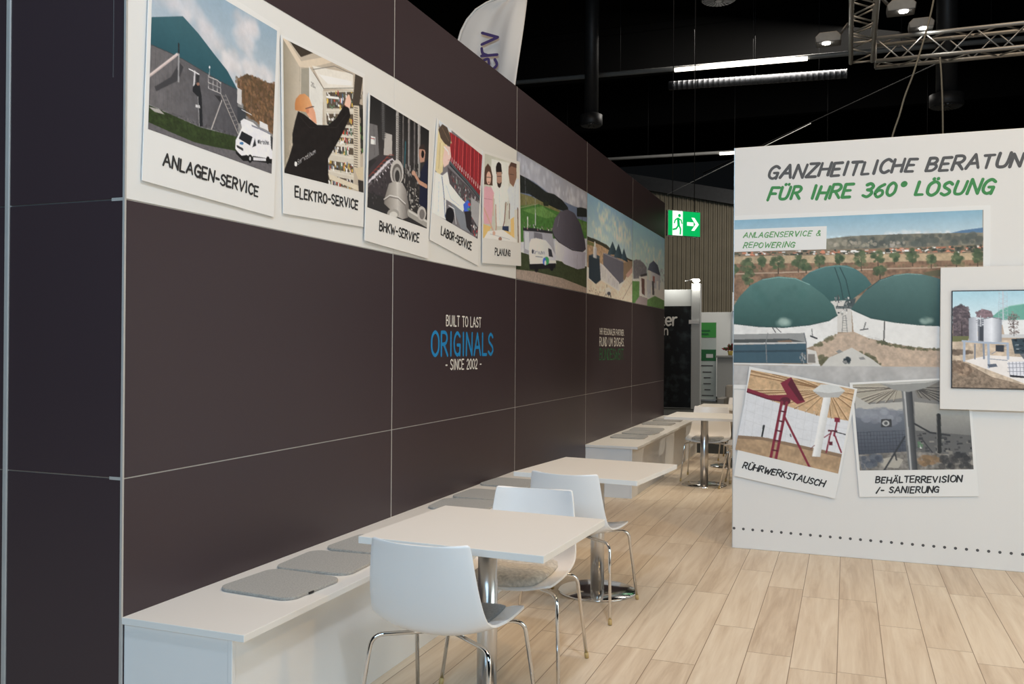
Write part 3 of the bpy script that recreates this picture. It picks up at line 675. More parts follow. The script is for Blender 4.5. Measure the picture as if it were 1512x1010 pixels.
  ('L',(100,94,86),5,[414,383,492,370]),
  ('L',(100,94,86),5,[414,403,493,390]),
  ('L',(100,94,86),5,[415,423,493,411]),
  ('L',(100,94,86),5,[417,443,494,431]),
  ('L',(38,88,94),22,[578,249,571,486]),
  ('R',[(150,140,128),(70,64,58),(30,28,28),(120,112,102)],90,19,41,[516,437,812,403,841,729,680,833,555,635]),
  ('P',(180,170,156),[556,547,552,585,537,623,513,655,483,680,450,695,415,698,383,688,359,669,343,639,336,605,339,566,353,529,376,496,405,472,440,457,473,452,506,461,532,481,549,510]),
  ('P',(96,88,80),[531,564,528,595,518,623,500,649,477,669,452,680,425,682,403,675,384,658,371,635,366,607,369,578,379,548,395,522,419,503,444,492,469,489,493,496,513,512,526,536]),
  ('P',(150,142,130),[512,582,510,605,502,629,489,650,473,665,455,673,435,674,418,668,403,655,394,635,391,614,392,589,399,567,413,546,429,531,447,522,467,521,484,527,498,541,507,559]),
  ('P',(54,50,46),[493,596,492,615,487,631,479,647,468,657,456,663,444,663,433,659,424,647,418,633,415,616,416,598,421,581,429,567,440,555,451,550,464,549,475,555,484,565,490,580]),
  ('H',(120,110,98),(190,180,164),[261,856,321,712,404,667,447,661,493,874,489,986,253,911]),
  ('H',(196,186,170),(104,95,86),[442,663,538,649,603,698,662,844,650,956,558,992,478,985]),
  ('L',(96,88,80),8,[252,885,340,829,477,813,597,852,649,953]),
  ('L',(205,196,182),8,[246,873,339,814,477,799,602,833]),
  ('P',(150,142,128),[499,953,496,968,482,985,460,999,432,1012,402,1020,372,1024,344,1022,323,1017,309,1007,304,994,308,979,321,962,342,947,368,935,399,927,428,922,456,923,479,928,493,939]),
  ('P',(196,188,172),[472,967,469,979,460,989,446,998,428,1007,407,1013,388,1016,369,1015,354,1010,345,1004,342,994,345,984,353,974,366,965,384,956,405,950,425,947,443,948,459,953,469,959]),
  ('L',(150,142,128),77,[668,909,803,925,997,950]),
  ('L',(190,182,166),20,[667,889,802,905,997,927]),
  ('P',(174,164,150),[975,849,971,872,961,896,943,915,921,931,896,939,871,940,848,935,829,922,818,904,813,883,816,859,827,837,843,818,865,802,890,792,914,791,938,797,957,810,968,827]),
  ('P',(110,102,94),[950,862,947,877,941,892,930,906,916,917,901,922,886,923,871,918,860,909,853,898,851,883,852,866,858,851,869,837,882,828,897,822,912,822,926,824,938,834,947,847]),
  ('R',[(130,122,110),(60,54,50),(170,160,146)],40,32,16,[642,661,791,641,858,794,711,892]),
  ('P',(176,124,98),[817,228,901,179,936,240,921,340,847,370,816,305]),
  ('P',(56,42,36),[812,246,840,195,908,170,941,218,873,228]),
  ('P',(22,20,20),[915,267,914,278,910,290,904,300,896,309,888,313,880,313,871,310,865,304,861,294,859,282,860,271,864,259,869,249,876,240,886,236,894,236,901,239,909,245,913,255]),
  ('P',(28,30,50),[983,288,934,349,851,460,847,788,997,804]),
  ('L',(180,126,96),42,[736,500,836,568,968,575]),
  ('P',(184,134,104),[767,495,766,502,760,511,752,518,742,523,731,527,720,529,710,528,703,525,697,520,696,514,697,507,701,498,709,491,719,486,730,482,741,480,751,481,759,484,764,489]),
  ('N',0.022,14,[0,0,1000,0,1000,1000,0,1000]),
  ('N',0.025,70,[0,0,1000,0,1000,1000,0,1000]),
 ],
 'lab': [
  ('P',(112,104,102),[0,0,1000,0,1000,1000,0,1000]),
  ('P',(192,192,192),[-35,-6,268,-5,291,175,128,165]),
  ('P',(140,34,38),[225,36,1028,-16,1003,500,688,432,276,335]),
  ('L',(206,48,48),14,[277,38,277,321]),
  ('L',(224,206,204),11,[273,290,275,330]),
  ('L',(170,36,40),14,[319,35,322,327]),
  ('L',(224,206,204),11,[318,294,318,334]),
  ('L',(222,70,66),14,[360,33,366,331]),
  ('L',(224,206,204),11,[361,300,363,340]),
  ('L',(120,26,32),15,[403,31,411,337]),
  ('L',(224,206,204),11,[406,306,408,346]),
  ('L',(206,48,48),15,[445,29,455,343]),
  ('L',(224,206,204),11,[452,310,454,352]),
  ('L',(170,36,40),15,[489,26,501,349]),
  ('L',(224,206,204),11,[498,315,498,358]),
  ('L',(222,70,66),15,[533,24,547,354]),
  ('L',(224,206,204),11,[544,321,544,363]),
  ('L',(120,26,32),15,[577,21,593,360]),
  ('L',(224,206,204),11,[590,327,592,369]),
  ('L',(206,48,48),15,[621,19,641,367]),
  ('L',(224,206,204),11,[637,332,638,376]),
  ('L',(170,36,40),15,[667,16,688,373]),
  ('L',(224,206,204),11,[685,339,687,381]),
  ('L',(222,70,66),15,[712,13,737,378]),
  ('L',(224,206,204),11,[732,345,734,387]),
  ('L',(120,26,32),15,[757,10,785,385]),
  ('L',(224,206,204),11,[781,350,783,394]),
  ('L',(206,48,48),15,[804,8,835,390]),
  ('L',(224,206,204),12,[830,357,832,399]),
  ('L',(170,36,40),15,[851,5,884,397]),
  ('L',(224,206,204),11,[880,362,880,406]),
  ('L',(222,70,66),16,[899,2,934,402]),
  ('L',(224,206,204),12,[930,369,931,413]),
  ('L',(120,26,32),15,[946,0,984,409]),
  ('L',(224,206,204),12,[981,374,981,418]),
  ('L',(206,48,48),15,[994,-3,1036,415]),
  ('L',(224,206,204),12,[1031,381,1033,424]),
  ('L',(66,76,76),30,[279,364,687,429,1009,507]),
  ('L',(36,40,42),15,[282,385,691,457,1013,537]),
  ('P',(78,68,68),[234,422,693,476,997,543,1017,1006,792,961,342,702]),
  ('R',[(150,60,56),(150,146,142),(44,40,42),(110,96,96),(180,170,166),(90,110,96)],120,22,40,[270,428,696,504,974,570,996,962,734,804,403,605]),
  ('P',(152,146,140),[785,572,1001,581,992,864,810,780]),
  ('P',(118,120,122),[350,773,584,738,849,968,600,989]),
  ('L',(222,222,222),11,[314,823,430,822,493,973]),
  ('P',(206,182,124),[0,90,107,11,219,39,287,138,203,200,155,321,145,511,78,579,-12,539,-10,350]),
  ('L',(170,140,88),10,[59,230,62,505]),
  ('L',(228,208,156),10,[93,217,105,470]),
  ('P',(80,62,48),[1,104,73,17,178,10,272,106,261,191,151,202,60,176]),
  ('L',(130,104,72),7,[78,56,232,142]),
  ('P',(228,176,156),[156,219,261,191,296,290,251,388,167,457,129,387]),
  ('L',(236,236,236),16,[138,240,226,257,244,283]),
  ('L',(190,110,110),5,[238,349,271,332]),
  ('P',(208,212,220),[1,563,144,552,240,476,305,586,576,664,702,678,623,796,424,777,251,779,278,991,-16,1009,-1,745]),
  ('L',(150,156,170),5,[232,627,346,737,534,752]),
  ('L',(62,72,112),14,[139,568,205,747,255,970]),
  ('L',(168,176,190),7,[87,641,114,959]),
  ('P',(40,42,48),[227,780,226,784,225,787,224,789,220,791,217,793,215,794,212,792,209,791,207,790,207,788,206,785,207,781,210,779,213,777,215,775,218,775,221,774,224,775,226,779]),
  ('P',(58,92,196),[621,711,712,631,786,649,750,744,653,786]),
  ('P',(28,26,30),[440,899,439,928,428,956,412,982,387,1003,360,1017,332,1021,305,1016,284,1002,267,980,260,954,261,925,270,897,287,870,310,850,338,836,365,833,393,837,415,851,432,871]),
  ('P',(44,40,42),[659,779,812,731,842,981,726,941]),
  ('P',(196,50,60),[787,658,786,665,783,670,776,676,768,682,759,687,749,688,739,688,732,687,728,683,726,678,726,671,730,664,736,658,744,653,754,649,763,647,773,646,780,649,785,653]),
  ('P',(70,140,90),[778,715,777,720,773,726,767,730,759,735,749,738,739,741,731,742,724,741,718,738,716,735,717,730,722,726,727,720,737,716,746,713,756,710,764,708,771,709,776,712]),
  ('R',[(200,50,54),(230,226,222),(40,36,38)],16,23,27,[819,855,981,847,998,982,850,973]),
  ('N',0.022,14,[0,0,1000,0,1000,1000,0,1000]),
  ('N',0.025,70,[0,0,1000,0,1000,1000,0,1000]),
 ],
 'planning': [
  ('H',(176,170,144),(200,190,166),[0,0,1000,0,1000,1000,0,1000]),
  ('P',(206,200,178),[184,39,692,22,676,464,201,513]),
  ('P',(82,54,40),[-11,265,22,162,91,108,164,140,221,237,226,357,0,366]),
  ('P',(204,152,122),[184,269,182,294,174,317,160,336,143,348,123,355,103,353,86,345,71,328,60,309,57,285,59,262,67,239,80,220,98,206,117,199,137,201,156,210,170,226,181,245]),
  ('L',(60,40,34),7,[64,274,177,264]),
  ('P',(150,100,84),[152,324,151,327,147,330,141,333,134,334,126,335,118,336,111,335,105,335,101,333,100,331,101,328,104,324,109,322,118,321,125,320,134,319,141,319,147,320,151,322]),
  ('P',(208,144,144),[-39,437,47,380,128,384,188,374,268,441,229,680,219,817,22,831,-33,569]),
  ('L',(180,112,116),7,[15,531,223,526]),
  ('L',(198,144,114),29,[14,649,142,772,274,913]),
  ('L',(198,144,114),21,[252,473,252,712]),
  ('P',(34,27,25),[307,124,341,72,389,48,454,64,490,181,321,204]),
  ('P',(168,122,96),[330,180,476,161,484,292,413,361,341,310]),
  ('P',(56,40,34),[344,302,412,311,476,283,453,341,413,366,366,347]),
  ('L',(50,38,34),7,[346,230,467,215]),
  ('P',(204,210,210),[282,439,350,353,422,372,509,308,659,377,669,500,563,531,576,816,363,833,295,588]),
  ('L',(168,176,178),7,[414,386,440,799]),
  ('L',(178,128,102),28,[318,583,341,841,320,929]),
  ('L',(130,92,74),31,[604,528,566,755,468,977]),
  ('P',(132,90,66),[676,70,756,-1,914,4,925,171,829,304,717,269,673,158]),
  ('P',(84,56,44),[676,95,756,-4,924,3,924,56,757,53]),
  ('L',(70,46,38),7,[714,157,836,150]),
  ('P',(194,192,190),[642,366,717,301,820,311,942,184,1023,196,1023,564,857,589,857,750,740,776,712,513]),
  ('L',(156,154,154),7,[889,264,864,571]),
  ('L',(112,76,58),33,[961,566,979,1003]),
  ('L',(112,76,58),26,[712,532,705,708]),
  ('P',(44,54,76),[512,821,689,808,691,885,505,871]),
  ('P',(208,164,84),[-22,831,213,853,43,1013,-13,1018]),
  ('P',(208,164,84),[496,867,858,881,859,964,562,929]),
  ('P',(222,172,92),[747,716,849,679,859,940,749,921]),
  ('P',(210,206,196),[126,910,520,865,927,963,928,1018,21,1005]),
  ('L',(150,146,138),5,[178,938,725,971]),
  ('P',(198,150,120),[320,922,318,930,313,938,305,944,295,948,283,951,271,950,260,947,252,942,246,935,245,926,246,918,251,910,260,904,269,899,282,897,293,896,304,900,313,906,318,913]),
  ('P',(150,106,84),[500,979,497,986,490,993,481,999,468,1003,453,1006,439,1005,425,1002,415,998,408,992,405,984,408,977,415,969,425,963,437,959,452,957,466,958,480,961,490,965,497,971]),
  ('R',[(220,216,210),(60,44,40)],10,14,18,[619,471,710,460,704,603,646,608]),
  ('N',0.022,14,[0,0,1000,0,1000,1000,0,1000]),
  ('N',0.025,70,[0,0,1000,0,1000,1000,0,1000]),
 ],
 'dome': [
  ('V',(146,142,146),(206,200,196),[0,0,1000,0,1000,1000,0,1000]),
  ('C',[(158,154,158),(210,204,200),(140,142,150),(216,210,204)],120,54,[22,45,1006,34,1008,194,592,221,35,151]),
  ('P',(98,108,128),[1,173,203,170,473,212,781,201,1026,169,1028,370,3,433]),
  ('P',(36,38,34),[1,173,130,173,255,185,361,204,473,186,591,202,679,241,692,284,474,310,308,308,155,289,2,322]),
  ('B',[(30,34,30),(46,50,40),(24,26,24)],120,13,[12,179,361,201,679,250,474,301,36,303]),
  ('P',(112,104,58),[2,322,180,301,362,305,592,305,593,349,4,448]),
  ('P',(64,108,40),[3,433,256,337,474,328,1027,290,1029,450,477,577,6,716]),
  ('P',(88,126,54),[61,447,309,341,533,365,363,430]),
  ('P',(80,112,48),[850,316,1028,309,1029,410,921,396]),
  ('N',0.2,16,[2,322,1027,290,1030,491,6,716]),
  ('P',(36,38,34),[822,204,883,179,989,163,997,245,823,286]),
  ('L',(50,44,38),10,[912,260,920,337]),
  ('L',(50,44,38),8,[850,277,857,343]),
  ('P',(40,44,30),[321,300,389,275,395,316,330,332]),
  ('L',(150,130,100),5,[15,445,256,337]),
  ('P',(154,148,150),[81,587,448,527,496,716,479,791,88,779]),
  ('P',(44,42,44),[76,581,207,552,453,520,454,540,208,580,76,605]),
  ('P',(190,186,188),[98,607,146,601,155,750,99,745]),
  ('P',(110,104,108),[208,585,311,574,325,646,209,655]),
  ('R',[(196,190,190),(80,76,80),(140,130,130),(180,120,120)],40,16,13,[86,538,447,495,448,527,86,585]),
  ('L',(206,200,196),21,[130,487,131,558]),
  ('L',(190,184,180),15,[224,397,225,520]),
  ('L',(190,184,180),5,[218,302,224,400]),
  ('P',(58,64,38),[-5,783,160,782,537,762,1033,733,1036,1015,-2,1035]),
  ('N',0.3,14,[-5,783,1033,733,1036,1015,-2,1035]),
  ('H',(92,84,90),(60,54,62),[448,504,484,400,562,313,669,264,782,265,885,342,965,485,980,558,916,599,754,613,565,597,465,555]),
  ('L',(48,44,50),11,[448,509,477,559,571,603,754,620,923,603,980,562]),
  ('L',(120,112,116),12,[548,361,522,458]),
  ('H',(198,190,194),(150,142,150),[489,588,754,628,980,598,968,755,842,788,629,775,502,718]),
  ('L',(120,114,120),6,[837,649,829,787]),
  ('L',(120,114,120),4,[941,629,925,762]),
  ('P',(152,128,108),[-3,927,211,909,368,908,599,909,1035,950,1036,1035,-2,1035]),
  ('N',0.15,13,[-3,927,599,909,1035,950,1036,1035,-2,1035]),
  ('H',(214,208,212),(186,178,184),[154,684,174,649,234,628,360,618,432,654,496,716,509,796,161,867,148,767]),
  ('P',(52,50,56),[394,680,438,681,462,744,405,748]),
  ('P',(32,30,32),[151,859,503,790,497,834,161,903]),
  ('P',(206,200,204),[160,831,502,765,503,787,161,851]),
  ('P',(28,26,28),[265,886,264,893,260,900,255,905,249,910,242,912,235,913,228,910,223,907,220,900,219,894,220,887,223,880,228,875,234,871,241,868,248,868,255,870,260,874,264,880]),
  ('P',(28,26,28),[471,841,470,850,467,857,461,863,454,867,446,869,438,869,431,867,426,863,422,858,421,851,422,843,425,836,431,830,438,825,445,823,453,823,461,825,466,829,470,835]),
  ('L',(52,56,66),3,[219,737,218,735,216,733,214,733,212,736,210,738,210,741,211,744,212,746,213,747,215,748,217,749,218,750,219,752,220,755,219,757,218,760,216,762,214,762,212,761,210,759]),
  ('L',(52,56,66),3,[223,750,227,750,231,749,232,747,232,744,231,741,229,740,228,739,227,740,225,742,224,745,223,749,223,753,224,756,225,759,227,761,229,760,231,758,232,757]),
  ('L',(52,56,66),3,[236,759,235,738]),
  ('L',(52,56,66),3,[236,747,236,744,237,741,238,739,240,738,241,737]),
  ('L',(52,56,66),3,[245,737,255,735]),
  ('L',(52,56,66),3,[259,756,259,735]),
  ('L',(52,56,66),3,[259,728,259,727]),
  ('L',(52,56,66),3,[271,736,270,734,269,733,267,734,265,736,264,739,263,743,263,747,264,750,266,753,268,754,269,753,271,751,272,751]),
  ('L',(52,56,66),3,[276,742,279,742,283,741,285,739,284,735,283,733,282,731,280,731,279,732,277,734,276,736,275,740,275,745,276,748,278,751,279,752,281,751,283,749,284,749]),
  ('L',(52,56,66),3,[288,721,288,728,288,737,289,743,289,747,290,749,292,750,294,750,296,750,297,749,299,748,300,745,300,741,301,735,301,726,300,718]),
  ('L',(52,56,66),3,[304,749,304,727]),
  ('L',(52,56,66),3,[304,735,305,732,306,729,308,727,310,727,311,727,312,729,313,732,313,737,313,743,313,747]),
  ('L',(52,56,66),3,[318,746,317,725]),
  ('L',(52,56,66),3,[317,718,317,716]),
  ('L',(52,56,66),3,[327,724,325,725,323,727,322,730,322,732,322,735,322,738,322,740,323,742,325,744,327,745,329,744,330,741,331,739,332,736,332,733,332,731,331,728,330,726,328,724,327,724]),
  ('L',(52,56,66),3,[336,744,336,722]),
  ('L',(52,56,66),3,[336,730,337,727,338,723,340,722,342,721,343,722,344,724,345,727,345,732,345,738,345,742]),
  ('P',(52,56,66),[207,746,206,751,205,757,202,761,198,765,195,766,191,766,187,764,185,761,183,756,182,751,183,745,184,740,187,735,190,732,194,730,198,730,201,732,204,736,206,740]),
  ('L',(90,92,96),5,[230,782,319,771]),
  ('P',(52,150,80),[408,786,407,797,402,808,394,817,384,823,373,827,362,827,352,824,345,818,340,809,338,799,339,788,344,777,352,768,361,761,372,757,384,757,393,760,401,766,407,775]),
  ('P',(56,96,190),[367,797,366,807,363,816,359,823,353,829,346,831,340,831,334,828,328,822,325,814,324,805,325,795,328,786,333,777,339,772,345,769,352,770,358,773,363,779,366,788]),
  ('P',(206,200,204),[370,810,369,817,368,823,365,828,361,831,357,833,353,833,349,830,346,826,344,821,343,815,344,808,346,802,349,797,352,794,356,792,361,792,364,795,367,799,369,804]),
  ('L',(128,126,132),5,[85,28,112,400]),
  ('L',(140,138,142),4,[690,116,691,265]),
  ('P',(186,178,178),[73,734,72,747,67,759,60,769,51,776,41,780,31,780,22,777,15,769,10,759,9,748,10,735,15,724,21,712,30,705,40,701,50,701,59,704,67,711,71,722]),
  ('N',0.022,14,[0,0,1000,0,1000,1000,0,1000]),
  ('N',0.025,70,[0,0,1000,0,1000,1000,0,1000]),
 ],
 'aerial': [
  ('V',(126,164,186),(222,214,200),[0,0,1000,0,1000,1000,0,1000]),
  ('C',[(232,220,204),(214,206,194),(226,214,200)],170,54,[134,54,377,22,973,136,993,374,557,328,255,229]),
  ('C',[(222,212,198)],50,37,[41,244,255,270,468,393,138,403]),
  ('P',(60,58,44),[7,431,217,428,391,436,536,479,1032,489,1033,562,8,535]),
  ('P',(170,134,98),[7,471,258,464,537,494,1032,513,1036,757,11,736]),
  ('N',0.25,20,[7,471,1032,513,1036,757,11,736]),
  ('P',(110,110,60),[7,475,139,476,139,507,8,514]),
  ('H',(66,86,94),(36,52,60),[401,539,513,370,624,495]),
  ('H',(66,86,94),(36,52,60),[542,538,651,366,769,522]),
  ('H',(66,86,94),(36,52,60),[710,524,777,390,890,539]),
  ('P',(98,94,102),[316,534,470,529,769,546,772,774,666,821,318,692]),
  ('L',(140,134,138),9,[316,538,769,551]),
  ('P',(140,112,84),[769,560,1005,494,1007,615,777,769]),
  ('P',(196,186,180),[252,652,326,665,666,799,668,899,254,809]),
  ('L',(110,104,104),4,[269,675,270,780]),
  ('L',(110,104,104),4,[310,691,311,792]),
  ('L',(110,104,104),4,[352,707,353,803]),
  ('L',(110,104,104),4,[395,725,396,814]),
  ('L',(110,104,104),4,[438,742,439,825]),
  ('L',(110,104,104),4,[482,759,483,836]),
  ('L',(110,104,104),4,[527,777,528,849]),
  ('L',(110,104,104),4,[573,796,573,861]),
  ('L',(110,104,104),5,[619,814,620,873]),
  ('P',(46,56,64),[38,617,243,612,271,831,176,886,41,841]),
  ('P',(66,78,86),[38,617,140,579,251,584,243,616]),
  ('H',(206,198,192),(150,146,146),[120,511,186,505,188,622,121,622]),
  ('P',(200,194,190),[166,485,165,496,163,507,160,516,156,522,151,525,146,524,142,520,139,512,136,502,135,491,136,480,138,468,141,459,146,453,150,450,155,451,159,455,163,463,165,474]),
  ('P',(210,186,156),[12,846,176,886,271,831,668,903,842,712,1033,527,1040,1039,14,1026]),
  ('N',0.14,16,[12,846,668,903,1033,527,1040,1039,14,1026]),
  ('P',(186,140,120),[826,691,1006,562,1007,627,877,720]),
  ('R',[(230,226,220),(60,60,66),(120,110,100)],26,20,26,[346,873,474,833,498,986,356,1001]),
  ('P',(226,222,216),[480,922,477,934,469,946,456,956,441,963,424,967,406,967,391,963,379,956,370,946,367,935,370,923,378,911,390,900,405,893,423,889,440,888,456,892,469,899,477,910]),
  ('P',(70,70,76),[480,948,478,954,473,960,464,965,453,970,441,973,429,973,418,971,409,967,404,962,402,956,404,950,409,944,418,939,429,935,440,933,452,932,464,934,473,937,478,942]),
  ('L',(120,100,84),7,[756,982,1009,737]),
  ('R',[(110,90,74),(150,126,104)],20,20,12,[50,932,347,958,347,1002,51,1013]),
  ('N',0.022,14,[0,0,1000,0,1000,1000,0,1000]),
  ('N',0.025,70,[0,0,1000,0,1000,1000,0,1000]),
 ],
 'entrance': [
  ('V',(128,172,190),(230,220,190),[0,0,1000,0,1000,1000,0,1000]),
  ('C',[(232,222,198)],60,54,[106,201,934,182,936,352,55,484]),
  ('P',(116,110,110),[23,490,110,459,224,453,312,467,404,511,406,641,26,709]),
  ('B',[(120,114,114),(138,130,126),(100,96,96)],110,17,[23,490,224,440,404,498,406,641,26,709]),
  ('B',[(150,140,134)],50,19,[727,444,996,441,1000,626,743,633]),
  ('H',(92,98,112),(58,62,74),[429,542,490,447,618,381,754,417,853,546,661,542]),
  ('H',(206,200,194),(160,154,152),[441,534,660,537,854,551,828,750,508,736]),
  ('P',(150,90,80),[595,587,661,585,663,672,597,676]),
  ('P',(206,200,190),[181,657,418,601,422,898,184,883]),
  ('P',(104,70,62),[250,667,345,669,349,875,265,859]),
  ('P',(60,56,56),[226,630,417,579,418,611,227,655]),
  ('P',(190,184,182),[406,654,545,667,548,887,422,893]),
  ('P',(80,74,74),[570,658,636,653,652,836,587,843]),
  ('P',(206,200,196),[716,637,785,633,788,821,719,823]),
  ('L',(150,148,148),6,[406,263,418,614]),
  ('L',(150,148,148),5,[385,449,440,472]),
  ('P',(88,128,60),[-22,741,193,715,196,901,63,1024,-18,1032]),
  ('P',(96,132,66),[398,929,665,846,1034,880,1036,1024,399,1020]),
  ('N',0.2,19,[-22,741,1034,880,1036,1024,-18,1032]),
  ('P',(154,134,128),[52,1013,207,890,435,902,412,1033]),
  ('N',0.022,14,[0,0,1000,0,1000,1000,0,1000]),
  ('N',0.025,70,[0,0,1000,0,1000,1000,0,1000]),
 ],
 'domes': [
  ('P',(150,125,100),[0,0,1000,0,1000,1000,0,1000]),
  ('V',(92,148,176),(186,196,198),[-14,-74,996,-37,997,170,-13,123]),
  ('C',[(206,202,198),(214,208,204)],60,16,[626,113,694,101,881,116,881,129,626,128]),
  ('P',(78,112,146),[874,126,919,111,997,100,997,143,874,136]),
  ('P',(118,112,94),[388,134,445,127,501,122,612,120,708,120,997,127,997,214,775,224,388,213]),
  ('N',0.22,27,[388,116,997,127,997,214,388,213]),
  ('B',[(84,86,78),(76,80,72),(96,96,86)],120,17,[488,147,612,132,748,129,995,134,995,190,708,192,488,193]),
  ('B',[(152,140,118),(160,146,126)],36,11,[402,153,473,146,708,167,708,192,402,173]),
  ('B',[(160,148,134)],14,9,[640,168,681,163,681,202,647,201]),
  ('P',(128,108,84),[-13,193,392,197,997,195,998,253,-13,229]),
  ('R',[(224,216,206),(196,118,84),(60,64,50),(70,74,54),(214,206,196),(186,110,80),(48,54,44)],230,23,9,[-13,197,392,201,997,201,997,236,-13,217]),
  ('B',[(54,58,46),(62,66,50)],60,8,[762,206,995,194,995,226,762,226]),
  ('P',(176,148,112),[-13,222,998,239,998,280,556,280,-13,266]),
  ('N',0.14,15,[-13,222,998,239,998,280,-13,266]),
  ('P',(132,98,72),[-13,265,556,278,998,278,998,446,-11,490]),
  ('N',0.3,21,[-13,265,998,278,998,446,-11,490]),
  ('L',(176,148,122),7,[-13,328,288,324,572,317,998,313]),
  ('B',[(110,100,66),(120,108,72)],50,10,[-13,285,996,291,996,309,-13,311]),
  ('P',(96,88,60),[775,343,842,325,855,365,789,363]),
  ('L',(78,62,46),6,[60,280,61,343]),
  ('B',[(72,88,52),(58,74,44),(94,106,66),(80,92,60)],34,13,[93,280,86,304,70,318,50,317,34,302,27,279,34,256,50,241,70,242,86,257]),
  ('L',(78,62,46),6,[120,259,121,305]),
  ('B',[(72,88,52),(58,74,44),(94,106,66),(80,92,60)],34,13,[137,259,134,274,126,283,115,283,107,273,103,258,107,243,115,234,126,234,134,244]),
  ('L',(78,62,46),6,[192,268,192,331]),
  ('B',[(72,88,52),(58,74,44),(94,106,66),(80,92,60)],34,13,[219,270,214,292,200,306,183,305,169,290,163,267,169,244,182,231,200,232,214,246]),
  ('L',(78,62,46),6,[276,266,277,324]),
  ('B',[(72,88,52),(58,74,44),(94,106,66),(80,92,60)],34,13,[304,267,299,288,285,300,268,300,254,286,249,265,254,244,267,232,285,232,299,246]),
  ('L',(78,62,46),6,[363,259,363,316]),
  ('B',[(72,88,52),(58,74,44),(94,106,66),(80,92,60)],34,12,[384,260,379,280,369,293,357,292,347,279,343,258,347,237,357,225,369,226,379,239]),
  ('L',(78,62,46),6,[445,251,446,303]),
  ('B',[(72,88,52),(58,74,44),(94,106,66),(80,92,60)],34,12,[462,252,459,270,451,280,440,280,432,269,429,251,432,233,440,223,450,223,459,235]),
  ('L',(78,62,46),6,[533,255,534,324]),
  ('B',[(72,88,52),(58,74,44),(94,106,66),(80,92,60)],34,12,[560,256,555,282,542,298,525,297,512,280,507,254,512,227,525,212,541,212,555,229]),
  ('L',(78,62,46),6,[599,247,600,304]),
  ('B',[(72,88,52),(58,74,44),(94,106,66),(80,92,60)],34,12,[623,248,619,268,606,280,592,280,580,267,576,246,580,227,592,214,606,215,618,227]),
  ('L',(78,62,46),6,[664,248,664,290]),
  ('B',[(72,88,52),(58,74,44),(94,106,66),(80,92,60)],34,12,[680,248,677,261,669,270,659,270,652,261,649,247,651,234,659,226,669,227,677,235]),
  ('L',(78,62,46),6,[735,245,735,304]),
  ('B',[(72,88,52),(58,74,44),(94,106,66),(80,92,60)],34,12,[758,246,754,267,742,280,728,280,716,266,712,244,716,222,728,208,742,209,754,223]),
  ('L',(78,62,46),6,[806,267,806,316]),
  ('B',[(72,88,52),(58,74,44),(94,106,66),(80,92,60)],34,12,[820,267,817,285,810,295,801,295,794,284,791,266,794,250,801,239,809,240,817,251]),
  ('L',(78,62,46),6,[900,265,901,320]),
  ('B',[(72,88,52),(58,74,44),(94,106,66),(80,92,60)],34,12,[921,266,917,285,907,297,894,296,884,284,880,264,884,244,894,232,906,233,917,246]),
  ('L',(78,62,46),6,[978,258,978,320]),
  ('B',[(72,88,52),(58,74,44),(94,106,66),(80,92,60)],34,12,[996,259,993,282,984,296,973,295,964,280,960,257,964,234,972,220,983,220,993,235]),
  ('L',(78,62,46),6,[68,354,69,417]),
  ('B',[(72,88,52),(58,74,44),(94,106,66),(80,92,60)],34,12,[94,354,90,378,76,392,60,392,47,377,42,353,46,329,60,315,76,316,89,331]),
  ('L',(78,62,46),6,[608,328,608,373]),
  ('B',[(72,88,52),(58,74,44),(94,106,66),(80,92,60)],34,12,[631,329,627,343,615,352,601,351,588,342,584,327,588,313,600,305,615,305,627,314]),
  ('L',(78,62,46),6,[309,294,309,331]),
  ('B',[(72,88,52),(58,74,44),(94,106,66),(80,92,60)],34,12,[329,295,326,305,315,312,303,312,293,305,289,294,293,283,303,276,315,276,326,284]),
  ('L',(78,62,46),6,[3,299,3,345]),
  ('B',[(72,88,52),(58,74,44),(94,106,66),(80,92,60)],34,13,[16,300,13,315,7,324,-1,324,-7,314,-10,299,-7,283,-1,274,6,274,13,284]),
  ('V',(72,112,108),(46,84,80),[288,370,324,326,367,302,424,290,474,291,516,318,553,362,576,406,503,485,475,503,404,502]),
  ('L',(38,62,62),5,[427,304,449,394,462,489]),
  ('L',(38,62,62),5,[448,303,472,375,490,485]),
  ('L',(100,140,134),4,[331,324,388,297,446,292,502,310]),
  ('P',(196,188,178),[411,498,496,493,497,680,437,680]),
  ('P',(66,76,74),[471,497,513,482,503,548,460,537]),
  ('P',(90,96,94),[432,527,496,528,496,544,432,543]),
  ('R',[(60,66,66),(210,204,196),(130,128,122)],40,8,14,[425,476,496,477,496,578,433,578]),
  ('L',(120,118,114),4,[458,680,461,588,472,583,479,680]),
  ('L',(70,72,72),7,[441,466,443,506]),
  ('L',(70,72,72),5,[431,471,432,501]),
  ('L',(120,118,114),2,[459,598,477,598]),
  ('L',(120,118,114),2,[459,612,477,612]),
  ('L',(120,118,114),2,[459,627,477,627]),
  ('L',(120,118,114),2,[459,641,477,641]),
  ('L',(120,118,114),2,[459,656,478,656]),
  ('L',(120,118,114),2,[459,670,478,670]),
  ('V',(82,122,114),(46,80,74),[-11,574,0,522,23,469,72,398,125,362,192,348,265,359,324,397,382,460,424,524,438,580,404,610,325,636,216,651,104,646,-11,627]),
  ('C',[(58,100,92)],14,42,[95,407,288,412,361,495,288,556,80,533]),
  ('C',[(140,164,152),(160,180,166)],22,27,[240,622,235,631,223,636,208,636,195,631,190,622,195,613,208,608,223,608,235,613]),
  ('L',(120,160,150),4,[125,366,192,353,265,363,324,400]),
  ('V',(78,112,106),(44,74,70),[494,544,517,497,558,429,606,378,661,352,715,344,769,351,815,368,868,395,870,644,764,637,669,622,573,596,510,565]),
  ('L',(110,146,138),4,[606,383,661,356,715,347,769,354]),
